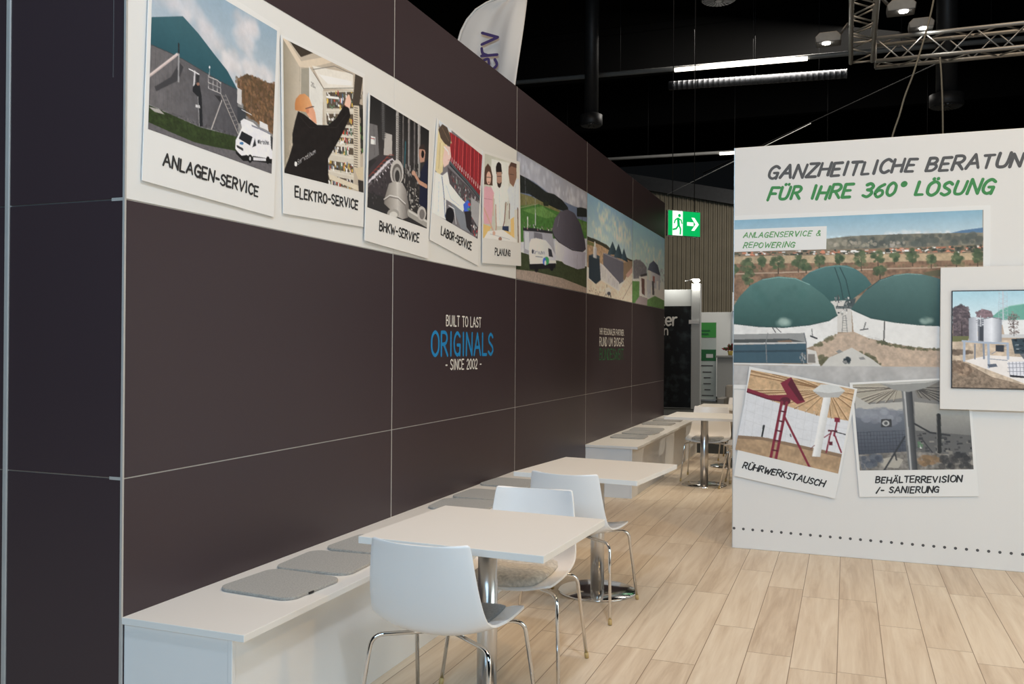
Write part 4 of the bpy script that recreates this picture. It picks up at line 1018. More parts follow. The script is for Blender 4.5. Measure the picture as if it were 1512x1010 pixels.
  ('C',[(136,158,146)],20,23,[817,618,812,625,798,629,782,629,769,625,763,617,769,611,782,607,798,607,812,611]),
  ('L',(46,62,60),4,[558,432,606,380,661,354]),
  ('P',(212,207,200),[-11,630,104,646,216,653,325,638,404,612,438,584,439,688,404,723,340,760,311,775,-11,691]),
  ('P',(212,207,200),[496,550,573,600,669,626,764,640,870,646,870,775,751,766,642,741,560,712,504,676]),
  ('L',(44,72,68),6,[-11,627,104,646,216,652,325,637,404,612,438,581]),
  ('L',(44,72,68),6,[496,547,573,598,669,623,764,638,870,645]),
  ('N',0.05,43,[-11,630,438,584,439,688,311,775,-11,691]),
  ('L',(80,76,72),7,[627,619,624,729]),
  ('L',(86,84,82),4,[334,660,337,706]),
  ('L',(60,60,60),9,[330,703,355,717]),
  ('L',(70,70,70),5,[552,624,545,660]),
  ('L',(60,60,60),6,[531,667,561,660]),
  ('P',(180,154,130),[340,760,439,688,504,676,560,712,643,745,751,770,999,785,999,872,616,880,497,773,433,804,362,870]),
  ('N',0.14,19,[340,760,504,676,751,770,999,872,362,870]),
  ('B',[(96,92,62),(84,82,56)],70,8,[560,716,643,745,751,768,837,773,837,781,744,778,643,755]),
  ('B',[(96,92,62),(110,100,72)],40,9,[340,760,433,690,433,705,362,764]),
  ('B',[(88,86,58)],46,10,[518,789,574,811,616,865,601,871,532,811]),
  ('B',[(92,88,60)],30,11,[366,813,398,828,377,875,362,865]),
  ('B',[(84,84,58)],20,9,[642,739,636,747,622,749,607,747,601,739,607,733,622,729,636,733]),
  ('P',(190,184,174),[377,875,405,828,497,769,574,831,621,880,621,910,363,916]),
  ('P',(168,163,158),[-10,880,621,876,999,872,1000,1007,-9,1041]),
  ('N',0.08,43,[-10,880,999,872,1000,1007,-9,1041]),
  ('B',[(40,52,56),(30,40,44)],10,13,[490,840,486,856,478,863,468,856,465,841,468,825,477,818,486,824]),
  ('P',(130,128,124),[433,792,448,780,462,794,444,804]),
  ('P',(130,128,124),[525,827,544,821,553,836,532,839]),
  ('P',(124,122,118),[459,848,476,842,482,861,465,861]),
  ('P',(140,138,134),[-11,694,300,685,310,742,-11,729]),
  ('P',(74,76,74),[-11,725,238,718,304,738,304,749,-10,751]),
  ('P',(120,92,70),[186,733,245,726,260,739,201,743]),
  ('L',(184,180,174),10,[-10,751,141,747,310,742]),
  ('P',(58,84,96),[-10,758,310,746,317,864,-10,866]),
  ('P',(46,66,76),[-10,793,311,783,311,796,-10,804]),
  ('L',(120,120,118),5,[149,687,141,744,145,859]),
  ('L',(90,94,98),5,[302,685,311,742,313,861]),
  ('P',(200,192,182),[315,778,352,791,366,871,316,866]),
  ('P',(124,116,108),[318,809,347,808,350,860,319,861]),
  ('R',[(150,148,144),(90,90,90)],24,6,15,[284,804,312,804,312,861,284,861]),
  ('L',(70,70,70),5,[167,649,182,682]),
  ('L',(70,70,70),4,[182,651,205,680]),
  ('L',(206,202,196),9,[-10,872,366,873]),
  ('N',0.022,14,[0,0,1000,0,1000,1000,0,1000]),
  ('N',0.025,70,[0,0,1000,0,1000,1000,0,1000]),
 ],
 'agitator': [
  ('P',(204,202,202),[0,0,1000,0,1000,1000,0,1000]),
  ('P',(192,152,108),[-56,-43,1044,-26,1004,371,745,388,510,362,219,317,-18,269]),
  ('N',0.16,35,[-56,-43,1044,-26,1004,371,-18,269]),
  ('L',(138,98,60),12,[766,70,-16,268]),
  ('L',(216,182,138),6,[764,61,-11,250]),
  ('L',(138,98,60),12,[766,70,69,284]),
  ('L',(216,182,138),6,[764,61,73,264]),
  ('L',(138,98,60),12,[766,70,169,306]),
  ('L',(216,182,138),6,[764,61,173,288]),
  ('L',(138,98,60),12,[766,70,267,324]),
  ('L',(216,182,138),6,[764,61,271,304]),
  ('L',(138,98,60),11,[766,70,378,345]),
  ('L',(216,182,138),6,[764,61,382,325]),
  ('L',(138,98,60),11,[766,70,486,362]),
  ('L',(216,182,138),6,[764,61,490,342]),
  ('L',(138,98,60),11,[766,70,593,372]),
  ('L',(216,182,138),6,[764,61,597,353]),
  ('L',(138,98,60),11,[766,70,699,383]),
  ('L',(216,182,138),6,[764,61,703,363]),
  ('L',(138,98,60),12,[766,70,-3,66]),
  ('L',(216,182,138),6,[764,61,2,48]),
  ('L',(138,98,60),12,[766,70,3,20]),
  ('L',(216,182,138),6,[764,61,7,0]),
  ('L',(138,98,60),12,[766,70,217,7]),
  ('L',(216,182,138),6,[764,61,221,-12]),
  ('L',(138,98,60),11,[766,70,454,4]),
  ('L',(216,182,138),6,[764,61,457,-15]),
  ('L',(138,98,60),11,[766,70,837,386]),
  ('L',(216,182,138),6,[764,61,842,368]),
  ('L',(138,98,60),11,[766,70,916,377]),
  ('L',(216,182,138),6,[764,61,920,358]),
  ('L',(138,98,60),11,[766,70,982,364]),
  ('L',(216,182,138),6,[764,61,985,347]),
  ('L',(138,98,60),11,[766,70,1005,226]),
  ('L',(216,182,138),6,[764,61,1008,209]),
  ('L',(138,98,60),11,[766,70,1008,140]),
  ('L',(216,182,138),6,[764,61,1011,122]),
  ('L',(138,98,60),11,[766,70,1005,61]),
  ('L',(216,182,138),6,[764,61,1008,44]),
  ('L',(190,188,188),4,[20,278,52,793]),
  ('L',(190,188,188),4,[104,286,134,792]),
  ('L',(190,188,188),4,[186,296,216,790]),
  ('L',(190,188,188),4,[270,304,298,786]),
  ('L',(190,188,188),4,[351,314,378,785]),
  ('L',(190,188,188),4,[433,323,457,784]),
  ('L',(190,188,188),4,[514,330,538,781]),
  ('L',(190,188,188),4,[595,340,617,780]),
  ('L',(190,188,188),4,[675,347,696,777]),
  ('L',(190,188,188),4,[755,355,774,775]),
  ('L',(190,188,188),4,[834,363,852,774]),
  ('L',(190,188,188),4,[912,371,929,772]),
  ('L',(190,188,188),4,[12,384,526,468,1009,469]),
  ('L',(190,188,188),4,[30,499,545,581,1025,580]),
  ('L',(190,188,188),4,[49,615,562,694,1043,691]),
  ('P',(168,134,98),[-40,828,242,774,573,768,1009,766,1052,1047,-7,1039]),
  ('N',0.16,53,[-40,828,1009,766,1052,1047,-7,1039]),
  ('P',(132,104,78),[-40,828,242,774,573,768,1009,766,1015,805,579,807,248,808,-33,869]),
  ('H',(232,228,222),(190,186,180),[730,137,798,130,808,853,732,869]),
  ('P',(196,194,188),[619,107,684,19,826,-13,914,37,865,125,710,164]),
  ('P',(168,164,158),[625,115,771,102,911,44,866,130,712,168]),
  ('P',(132,34,52),[307,94,397,-1,572,256,505,303,412,251]),
  ('P',(92,24,38),[378,93,403,10,561,242,517,258]),
  ('L',(132,34,52),49,[4,257,213,289,404,288]),
  ('L',(92,24,38),14,[8,280,218,312,383,305]),
  ('L',(132,34,52),34,[228,280,440,219]),
  ('P',(92,24,38),[436,279,436,295,431,309,422,322,409,331,393,338,377,340,363,336,350,329,340,319,335,305,336,291,341,277,350,263,364,253,379,246,394,245,409,248,421,256,432,267]),
  ('L',(132,34,52),32,[356,312,353,993]),
  ('L',(132,34,52),32,[403,309,405,990]),
  ('L',(132,34,52),25,[400,468,729,1000]),
  ('L',(92,24,38),17,[359,424,407,420]),
  ('L',(92,24,38),17,[359,543,406,539]),
  ('L',(92,24,38),17,[358,662,406,658]),
  ('L',(92,24,38),17,[358,781,405,777]),
  ('L',(92,24,38),17,[358,902,405,896]),
  ('P',(132,34,52),[866,366,915,360,923,409,873,417]),
  ('L',(132,34,52),19,[896,400,894,574]),
  ('L',(132,34,52),17,[860,539,853,787]),
  ('L',(132,34,52),17,[891,551,988,748]),
  ('L',(92,24,38),19,[836,531,908,517]),
  ('L',(40,40,44),11,[893,527,996,535]),
  ('L',(132,34,52),11,[809,620,862,552]),
  ('P',(92,24,38),[861,656,891,647,897,688,867,697]),
  ('L',(40,42,44),23,[231,638,233,764]),
  ('L',(120,60,60),8,[705,787,735,735]),
  ('L',(90,90,92),14,[494,669,503,694]),
  ('N',0.022,14,[0,0,1000,0,1000,1000,0,1000]),
  ('N',0.025,70,[0,0,1000,0,1000,1000,0,1000]),
 ],
 'tank': [
  ('V',(126,122,116),(84,84,84),[0,0,1000,0,1000,1000,0,1000]),
  ('P',(158,148,130),[-10,-14,416,0,439,183,51,234,-3,204]),
  ('P',(112,106,98),[518,-4,1036,-13,1019,293,570,190]),
  ('L',(92,82,72),11,[396,68,-3,204]),
  ('L',(188,176,156),6,[397,56,-2,189]),
  ('L',(92,82,72),11,[396,68,51,229]),
  ('L',(188,176,156),6,[397,56,52,215]),
  ('L',(92,82,72),11,[396,68,116,238]),
  ('L',(188,176,156),6,[397,56,117,225]),
  ('L',(92,82,72),11,[396,68,192,241]),
  ('L',(188,176,156),6,[397,56,193,228]),
  ('L',(92,82,72),11,[396,68,279,236]),
  ('L',(188,176,156),6,[397,56,280,221]),
  ('L',(92,82,72),11,[396,68,355,222]),
  ('L',(188,176,156),6,[397,56,356,209]),
  ('L',(92,82,72),11,[396,68,-7,98]),
  ('L',(188,176,156),6,[397,56,-6,85]),
  ('L',(92,82,72),11,[396,68,-3,42]),
  ('L',(188,176,156),6,[397,56,-2,28]),
  ('L',(70,66,62),11,[555,77,601,189]),
  ('L',(150,142,128),5,[556,66,602,176]),
  ('L',(70,66,62),11,[555,77,673,221]),
  ('L',(150,142,128),5,[556,66,674,208]),
  ('L',(70,66,62),11,[555,77,754,244]),
  ('L',(150,142,128),5,[556,66,755,231]),
  ('L',(70,66,62),11,[555,77,836,258]),
  ('L',(150,142,128),5,[556,66,837,245]),
  ('L',(70,66,62),11,[555,77,929,253]),
  ('L',(150,142,128),5,[556,66,930,240]),
  ('L',(70,66,62),11,[555,77,1003,199]),
  ('L',(150,142,128),5,[556,66,1004,185]),
  ('L',(70,66,62),10,[555,77,1010,92]),
  ('L',(150,142,128),5,[556,66,1011,79]),
  ('P',(172,166,156),[13,130,137,238,436,226,429,332,13,294]),
  ('V',(166,160,148),(112,110,106),[535,232,1017,319,999,640,526,568]),
  ('V',(110,114,122),(66,70,80),[3,283,438,331,431,800,-6,822]),
  ('B',[(138,140,146),(126,128,136)],26,56,[45,313,413,331,405,440,60,425]),
  ('L',(58,62,72),4,[12,550,9,788]),
  ('L',(58,62,72),4,[41,552,39,789]),
  ('L',(58,62,72),4,[69,553,67,790]),
  ('L',(58,62,72),4,[97,553,96,791]),
  ('L',(58,62,72),4,[127,554,124,791]),
  ('L',(58,62,72),4,[155,555,153,792]),
  ('L',(58,62,72),4,[183,556,181,793]),
  ('L',(58,62,72),4,[211,558,209,793]),
  ('L',(58,62,72),4,[239,559,237,794]),
  ('L',(58,62,72),4,[267,560,265,794]),
  ('L',(58,62,72),4,[295,560,293,797]),
  ('L',(58,62,72),4,[323,561,321,797]),
  ('L',(58,62,72),4,[351,563,349,798]),
  ('L',(58,62,72),4,[379,564,377,799]),
  ('L',(58,62,72),4,[407,565,405,799]),
  ('L',(56,60,70),4,[3,559,437,552]),
  ('L',(56,60,70),4,[0,600,435,594]),
  ('L',(56,60,70),4,[-3,642,432,634]),
  ('L',(56,60,70),4,[-6,685,431,675]),
  ('L',(56,60,70),4,[-8,727,428,716]),
  ('L',(56,60,70),4,[-10,768,425,758]),
  ('P',(92,90,88),[527,555,1000,626,1012,855,533,807]),
  ('R',[(70,70,70),(120,116,108),(54,54,56)],50,44,27,[535,582,998,653,998,840,533,802]),
  ('P',(118,112,104),[-10,817,432,788,1012,846,1017,1053,-24,1042]),
  ('N',0.35,40,[-10,817,432,788,1012,846,1017,1053,-24,1042]),
  ('P',(160,152,138),[185,876,317,839,400,880,351,976,223,961]),
  ('B',[(140,108,76),(120,94,66)],34,30,[530,856,658,837,717,888,651,941,536,938]),
  ('B',[(50,50,52),(60,58,58)],40,33,[741,834,989,839,990,973,713,969]),
  ('B',[(70,76,88),(90,94,102)],40,34,[11,845,231,822,204,905,24,985]),
  ('L',(52,54,58),19,[429,620,215,1011]),
  ('L',(50,50,52),19,[521,478,652,582,816,619]),
  ('P',(58,58,60),[232,413,325,418,321,509,226,506]),
  ('P',(170,168,164),[304,464,302,474,296,484,288,490,280,494,270,496,260,494,251,488,244,481,240,472,238,460,242,451,247,441,254,435,263,431,273,430,284,431,292,437,299,444,302,454]),
  ('P',(80,80,80),[289,463,287,470,285,474,281,479,275,482,271,482,265,481,260,477,257,474,255,469,254,462,256,455,259,451,262,446,268,445,272,443,277,444,283,448,285,451,288,458]),
  ('L',(42,42,42),46,[734,395,718,795]),
  ('L',(100,98,94),8,[718,394,701,795]),
  ('R',[(210,208,204),(90,120,90)],8,27,33,[539,692,573,694,570,753,535,752]),
  ('H',(112,112,112),(52,52,54),[431,98,524,103,517,1048,441,1047]),
  ('L',(166,164,160),19,[456,112,461,1005]),
  ('P',(136,134,128),[240,5,789,2,638,85,489,120,363,85]),
  ('P',(176,172,164),[240,5,789,2,642,25,367,29]),
  ('L',(60,60,62),17,[330,796,339,881]),
  ('L',(60,60,62),14,[583,666,658,805]),
  ('N',0.022,14,[0,0,1000,0,1000,1000,0,1000]),
  ('N',0.025,70,[0,0,1000,0,1000,1000,0,1000]),
 ],
 'screen': [
  ('P',(190,166,142),[0,0,1000,0,1000,1000,0,1000]),
  ('V',(158,204,218),(214,230,232),[-14,-28,852,-36,853,347,-14,346]),
  ('P',(104,172,152),[202,276,248,196,297,154,376,131,492,126,612,171,699,291,699,315,202,313]),
  ('L',(150,200,184),8,[248,199,297,157,376,134,492,129]),
  ('P',(228,228,224),[256,299,699,290,699,477,274,480]),
  ('P',(200,200,198),[257,445,699,444,699,477,257,480]),
  ('P',(88,76,80),[3,185,24,153,46,140,76,164,93,227,93,464,4,464]),
  ('B',[(92,78,84),(110,94,98),(74,66,70),(126,110,112)],220,13,[3,176,46,137,80,160,97,245,93,464,4,464]),
  ('P',(136,112,118),[127,229,143,198,164,187,190,199,208,229,211,271,127,271]),
  ('B',[(146,118,124),(128,106,112)],90,12,[127,220,164,187,206,221,211,271,127,271]),
  ('B',[(112,96,92),(148,134,128)],120,8,[285,263,314,206,347,263,343,445,298,445]),
  ('L',(60,52,52),7,[50,312,51,481]),
  ('L',(80,70,66),5,[317,248,319,463]),
  ('L',(92,80,78),3,[318,380,293,231]),
  ('L',(92,80,78),2,[318,366,301,235]),
  ('L',(92,80,78),3,[318,354,308,240]),
  ('L',(92,80,78),3,[318,340,316,246]),
  ('L',(92,80,78),2,[318,327,323,251]),
  ('L',(92,80,78),2,[318,313,331,255]),
  ('L',(92,80,78),2,[318,301,338,260]),
  ('L',(92,80,78),3,[318,287,346,265]),
  ('P',(110,112,70),[0,464,93,464,81,514,0,533]),
  ('P',(200,178,152),[0,523,853,475,854,1002,-7,1040]),
  ('N',0.2,38,[0,523,853,475,854,1002,-7,1040]),
  ('B',[(120,102,86),(96,82,70)],30,23,[0,625,47,615,115,632,81,650,0,654]),
  ('P',(140,120,100),[-8,718,73,741,208,883,382,961,653,1011,-7,1040]),
  ('N',0.3,20,[-8,718,73,741,208,883,382,961,653,1011,-7,1040]),
  ('B',[(166,138,112),(120,98,80)],60,20,[0,718,64,734,115,816,65,885,0,819]),
  ('P',(230,222,214),[63,720,191,660,652,704,808,893,543,1016,378,949,291,882]),
  ('H',(150,154,162),(206,208,214),[86,282,110,265,133,279,135,522,89,508]),
  ('H',(196,198,204),(232,234,238),[163,282,208,269,209,526,165,523]),
  ('H',(228,230,234),(138,142,150),[206,269,248,276,258,296,257,523,207,526]),
  ('L',(110,112,120),7,[164,287,208,271,255,290]),
  ('P',(120,124,132),[134,287,164,288,165,522,135,514]),
  ('P',(70,74,82),[142,363,163,363,163,514,142,508]),
  ('L',(220,222,226),5,[129,262,132,522]),
  ('L',(220,222,226),5,[148,254,149,363]),
  ('R',[(220,222,226),(150,152,160)],14,24,8,[129,279,163,279,163,363,129,363]),
  ('L',(166,178,194),20,[56,516,165,531,289,539]),
  ('L',(166,178,194),23,[64,523,64,720]),
  ('L',(166,178,194),23,[189,540,192,783]),
  ('L',(166,178,194),22,[287,539,290,695]),
  ('L',(130,140,156),17,[164,547,167,695]),
  ('L',(120,128,142),13,[120,548,120,699]),
  ('L',(130,138,152),7,[207,646,282,555]),
  ('L',(130,138,152),7,[199,698,286,712]),
  ('P',(96,104,118),[184,754,229,746,237,776,194,788]),
  ('P',(60,64,72),[226,555,269,555,269,626,226,620]),
  ('L',(190,198,204),12,[262,11,264,299]),
  ('L',(176,184,192),3,[243,9,238,299]),
  ('L',(176,184,192),3,[282,11,288,301]),
  ('L',(176,184,192),3,[241,22,285,64,241,97]),
  ('L',(176,184,192),3,[241,69,285,111,241,143]),
  ('L',(176,184,192),3,[241,115,286,157,241,190]),
  ('L',(176,184,192),3,[241,162,286,204,241,237]),
  ('L',(176,184,192),3,[241,209,286,251,241,283]),
  ('L',(176,184,192),3,[241,254,286,296,241,330]),
  ('P',(58,74,84),[306,492,541,461,542,640,323,642]),
  ('R',[(90,108,118),(40,50,60),(130,140,146)],40,44,20,[311,498,541,474,542,625,323,628]),
  ('P',(218,218,224),[286,729,486,707,487,896,301,864]),
  ('L',(130,132,142),5,[295,729,300,874]),
  ('L',(130,132,142),5,[313,727,318,874]),
  ('L',(130,132,142),5,[331,727,336,872]),
  ('L',(130,132,142),5,[349,727,354,872]),
  ('L',(130,132,142),5,[367,726,372,872]),
  ('L',(130,132,142),5,[385,726,390,871]),
  ('L',(130,132,142),5,[403,726,408,871]),
  ('L',(130,132,142),5,[420,726,425,869]),
  ('L',(130,132,142),5,[439,724,444,869]),
  ('L',(130,132,142),5,[456,724,461,869]),
  ('L',(130,132,142),5,[474,724,479,868]),
  ('L',(130,132,142),5,[287,745,486,740]),
  ('L',(130,132,142),5,[288,785,486,779]),
  ('L',(130,132,142),5,[288,824,486,819]),
  ('P',(52,52,58),[301,858,487,888,487,903,301,880]),
  ('P',(110,112,118),[348,645,494,609,494,707,381,726]),
  ('P',(150,60,50),[573,509,730,508,730,670,573,673]),
  ('P',(220,222,224),[596,428,715,428,730,540,589,542]),
  ('N',0.022,14,[0,0,1000,0,1000,1000,0,1000]),
  ('N',0.025,70,[0,0,1000,0,1000,1000,0,1000]),
 ],
}
def pip(X, Y, p):
    ins = np.zeros(X.shape, bool); n = len(p)
    for i in range(n):
        x0, y0 = p[i]; x1, y1 = p[i-1]
        if y0 == y1: continue
        c = ((y0 > Y) != (y1 > Y)) & (X < (x1-x0)*(Y-y0)/(y1-y0)+x0); ins ^= c
    return ins
def paint(ops, W_, H_, aspect, seed):
    """W_ x H_ grid of sRGB values; op coordinates are thousandths of the print's width and height"""
    SS = 2; w, h = W_*SS, H_*SS; img = np.full((h, w, 3), .5); rng = np.random.RandomState(seed)
    xs = (np.arange(w)+.5)/w*1000; ys = (np.arange(h)+.5)/h*1000
    def win(x0, x1, y0, y1):
        a, b = np.searchsorted(xs, [x0, x1]); c, d = np.searchsorted(ys, [y0, y1]); return a, b, c, d
    def pts(f): return [(f[i], f[i+1]) for i in range(0, len(f), 2)]
    def fill(p, col, kind=None):
        X = [a for a, _ in p]; Y = [b for _, b in p]; a, b, c, d = win(min(X), max(X), min(Y), max(Y))
        if a >= b or c >= d: return
        gx, gy = np.meshgrid(xs[a:b], ys[c:d]); mk = pip(gx, gy, p); sub = img[c:d, a:b]
        if kind is None: sub[mk] = col
        else:
            v = ((gy-min(Y))/(max(Y)-min(Y)) if kind == 'V' else (gx-min(X))/(max(X)-min(X)))[..., None]
            sub[mk] = (np.array(col[0])*(1-v)+np.array(col[1])*v)[mk]
    def noise(sh, cells):
        gh, gw = max(2, int(cells[1])), max(2, int(cells[0])); g = rng.rand(gh+1, gw+1)
        yy = np.linspace(0, gh-1e-6, sh[0]); xx = np.linspace(0, gw-1e-6, sh[1]); yi = yy.astype(int); xi = xx.astype(int); fy = (yy-yi)[:, None]; fx = (xx-xi)[None]
        a = g[yi][:, xi]; b = g[yi][:, xi+1]; c = g[yi+1][:, xi]; d = g[yi+1][:, xi+1]; return (a*(1-fx)+b*fx)*(1-fy)+(c*(1-fx)+d*fx)*fy
    for op in ops:
        t = op[0]
        soft = t == 'C'; t = 'B' if soft else t
        if t == 'P': fill(pts(op[2]), np.array(op[1])/255)
        elif t in 'VH': fill(pts(op[3]), (np.array(op[1])/255, np.array(op[2])/255), t)
        elif t == 'L':
            p = pts(op[3]); hw = op[2]/2; hx = hw/aspect
            X = [a for a, _ in p]; Y = [b for _, b in p]; a, b, c, d = win(min(X)-hx, max(X)+hx, min(Y)-hw, max(Y)+hw)
            if a >= b or c >= d: continue
            gx, gy = np.meshgrid(xs[a:b]*aspect, ys[c:d]); D = np.full(gx.shape, 1e9)
            for (x0, y0), (x1, y1) in zip(p[:-1], p[1:]):
                x0, x1 = x0*aspect, x1*aspect; dx, dy = x1-x0, y1-y0; q = max(dx*dx+dy*dy, 1e-9); k = np.clip(((gx-x0)*dx+(gy-y0)*dy)/q, 0, 1)
                D = np.minimum(D, (gx-x0-k*dx)**2+(gy-y0-k*dy)**2)
            img[c:d, a:b][D < hw*hw] = np.array(op[1])/255
        elif t in 'BR':
            p = pts(op[-1]); X = [a for a, _ in p]; Y = [b for _, b in p]; got = 0
            for k in range(op[2]*12):
                if got >= op[2]: break
                cx = rng.uniform(min(X), max(X)); cy = rng.uniform(min(Y), max(Y))
                if not pip(np.array([[cx]]), np.array([[cy]]), p)[0, 0]: continue
                got += 1; col = np.clip(np.array(op[1][rng.randint(len(op[1]))])/255*rng.uniform(.9, 1.1), 0, 1)
                if t == 'B':
                    r = op[3]*rng.uniform(.5, 1.15); rx = r/aspect*rng.uniform(.8, 1.3); a, b, c, d = win(cx-rx, cx+rx, cy-r, cy+r)
                    if a >= b or c >= d: continue
                    gx, gy = np.meshgrid((xs[a:b]-cx)/rx, (ys[c:d]-cy)/r)
                    if soft: al = (.28*np.clip(1-gx*gx-gy*gy, 0, 1)**1.2)[..., None]; img[c:d, a:b] = img[c:d, a:b]*(1-al)+col*al; continue
                    mk = gx*gx+gy*gy < .7+.5*rng.rand(*gx.shape); img[c:d, a:b][mk] = img[c:d, a:b][mk]*.35+col*.65
                else:
                    ww = op[3]/aspect*rng.uniform(.4, 1.2)/2; hh = op[4]*rng.uniform(.4, 1.2)/2; a, b, c, d = win(cx-ww, cx+ww, cy-hh, cy+hh); img[c:d, a:b] = col
        elif t == 'N':
            p = pts(op[3]); X = [max(0, min(1000, a)) for a, _ in p]; Y = [max(0, min(1000, b)) for _, b in p]; a, b, c, d = win(min(X), max(X), min(Y), max(Y))
            if a >= b or c >= d: continue
            gx, gy = np.meshgrid(xs[a:b], ys[c:d]); mk = pip(gx, gy, p); cells = ((max(X)-min(X))*aspect/op[2], (max(Y)-min(Y))/op[2])
            f = 1+op[1]*2*(noise(gx.shape, cells)*.6+noise(gx.shape, (cells[0]*2.7, cells[1]*2.7))*.4-.5); sub = img[c:d, a:b]; sub[mk] = np.clip(sub*f[..., None], 0, 1)[mk]
    return img.reshape(H_, SS, W_, SS, 3).mean((1, 3))
def print_mat(name, emit=False):
    mt = bpy.data.materials.new(name); mt.use_nodes = True; nt = mt.node_tree; b = nt.nodes['Principled BSDF']; a = nt.nodes.new('ShaderNodeAttribute'); a.attribute_name = 'print'
    b.inputs['Roughness'].default_value = .5; b.inputs['Specular IOR Level'].default_value = .3
    if emit:
        b.inputs['Base Color'].default_value = (.01, .01, .01, 1); b.inputs['Roughness'].default_value = .2
        nt.links.new(a.outputs['Color'], b.inputs['Emission Color']); b.inputs['Emission Strength'].default_value = 1.0
    else: nt.links.new(a.outputs['Color'], b.inputs['Base Color'])
    return mt
M['print'] = print_mat('printed_picture'); M['screen'] = print_mat('lit_screen', True)
def picture(name, key, W_, off, parent=None, mkey='print', albedo=.82):
    P = PRINTS[key]; plane = 'L' if key in ('plant', 'electric', 'engine', 'lab', 'planning', 'dome', 'aerial', 'entrance') else 'R'
    TL, TR, BR, BL = [np.array(p) for p in P['pic']]; cw = np.linalg.norm(TR-TL); ch = np.linalg.norm(BL-TL); H_ = max(8, int(round(W_[1]))); W_ = W_[0]
    img = paint(ART[key], W_, H_, cw/ch, sum(map(ord, key)))
    g_ = img @ np.array((.3, .59, .11)); img = g_[..., None]+(img-g_[..., None])*.82                # printed inks are muted
    lc = np.where(img <= .04045, img/12.92, ((img+.055)/1.055)**2.4); col = lc/np.array(lin(P['white']))*(albedo if mkey == 'print' else 1); col = np.clip(col, 0, .95)
    u = np.linspace(0, 1, W_)[None, :, None]; v = np.linspace(0, 1, H_)[:, None, None]
    q = (1-u)*(1-v)*TL+u*(1-v)*TR+u*v*BR+(1-u)*v*BL; q = q.reshape(-1, 2)
    if plane == 'R': q[:, 0] = np.maximum(q[:, 0], 1.6185)      # the print is cut off at the edge of the board
    co = np.zeros((len(q), 3))
    if plane == 'L': co[:, 0] = off; co[:, 1] = q[:, 0]; co[:, 2] = q[:, 1]
    else: co[:, 0] = q[:, 0]; co[:, 1] = WY-off; co[:, 2] = q[:, 1]
    me = bpy.data.meshes.new(name); me.vertices.add(len(co)); me.vertices.foreach_set('co', co.ravel())
    i = np.arange((H_-1)*W_).reshape(H_-1, W_)[:, :-1].ravel(); quad = np.stack([i, i+W_, i+W_+1, i+1], 1)
    me.loops.add(quad.size); me.loops.foreach_set('vertex_index', quad.ravel()); me.polygons.add(len(quad)); me.polygons.foreach_set('loop_start', np.arange(len(quad))*4); me.update(calc_edges=True)
    at = me.color_attributes.new('print', 'FLOAT_COLOR', 'POINT'); at.data.foreach_set('color', np.concatenate([col.reshape(-1, 3), np.ones((len(co), 1))], 1).astype(np.float32).ravel())
    return obj(name, me, M[mkey], parent)

# ================================================================== SETTING
S = .992; DEPTH = 2*S*5; BAND = 2*S
floor = tag(box('floor', (-6, -9, -.1), (9, DEPTH, 0), M['floor']), kind='structure')
tag(box('floor_carpet', (-22, DEPTH, -.1), (22, 42, -.004), M['carpet']), kind='structure')
tag(box('ceiling', (-22, -12, 10.6), (22, 42, 10.8), M['roof']), kind='structure')
# dark modular wall on the left: a core, framed panels, silver profiles in the joints
wl = tag(box('wall_left', (-.565, .006, 0), (-.012, DEPTH, 3.5*S), M['core']), kind='structure')
rows = (0, S, 2*S, 3*S, 3.5*S); G = .0024; GV = .0045
for n in range(5):
    for r in range(4):
        if r == 2: continue
        box('panel', (-.011, n*2*S+(GV if n else G), rows[r]+G), (0, (n+1)*2*S-GV, rows[r+1]-G), M['panel'], wl, bevel=.0012)
for n in (0, 1): box('fabric_panel', (-.011, n*2*S+(G if n == 0 else .0012), rows[2]+G), (0, (n+1)*2*S-(.0012 if n == 0 else G), rows[3]-G), M['paper'], wl)
for n in (2, 3, 4): box('panel_back', (-.011, n*2*S+G, rows[2]+G), (-.002, (n+1)*2*S-G, rows[3]-G), M['core'], wl)
for n in range(1, 5): box('profile', (-.0118, n*2*S-GV*.95, 0), (-.0008, n*2*S+GV*.95, 3.5*S), M['profile'], wl)
for r in rows[1:4]: box('profile', (-.0118, 0, r-G*.95), (-.0025, DEPTH, r+G*.95), M['profile'], wl)
box('end_cap', (-.565, DEPTH, 0), (0, DEPTH+.008, 3.5*S), M['panel'], wl)
# its narrow end towards the viewer
wn = tag(box('wall_near', (-3.2, .02, 0), (-.58, .35, 3.5*S), M['core']), kind='structure')
for r in range(4):
    if r == 3: continue
    z1 = rows[r+1] if r < 2 else 3.5*S
    box('panel', (-.553, 0, rows[r]+G), (-.008, .006, z1-G), M['panel'], wn, bevel=.0012)
    box('panel', (-1.545, 0, rows[r]+G), (-.579, .012, z1-G), M['panel'], wn, bevel=.0012)
    box('panel', (-2.54, 0, rows[r]+G), (-1.57, .012, z1-G), M['panel'], wn, bevel=.0012)
box('corner_profile', (-.008, -.003, 0), (.0012, .0052, 3.5*S), M['profile'], wn)
for x in (-.577, -1.569): box('profile', (x, -.004, 0), (x+.022, .02, 3.5*S), M['profile'], wn, bevel=.003)
for r in rows[1:3]:
    box('profile', (-1.545, .003, r-G*.95), (-.06, .012, r+G*.95), M['alu'], wn); box('profile', (-.06, -.001, r-.0055), (-.008, .006, r+.0055), M['profile'], wn)
box('profile', (-.0595, -.0012, 2.42), (-.0575, .002, 3.5*S), M['alu'], wn)
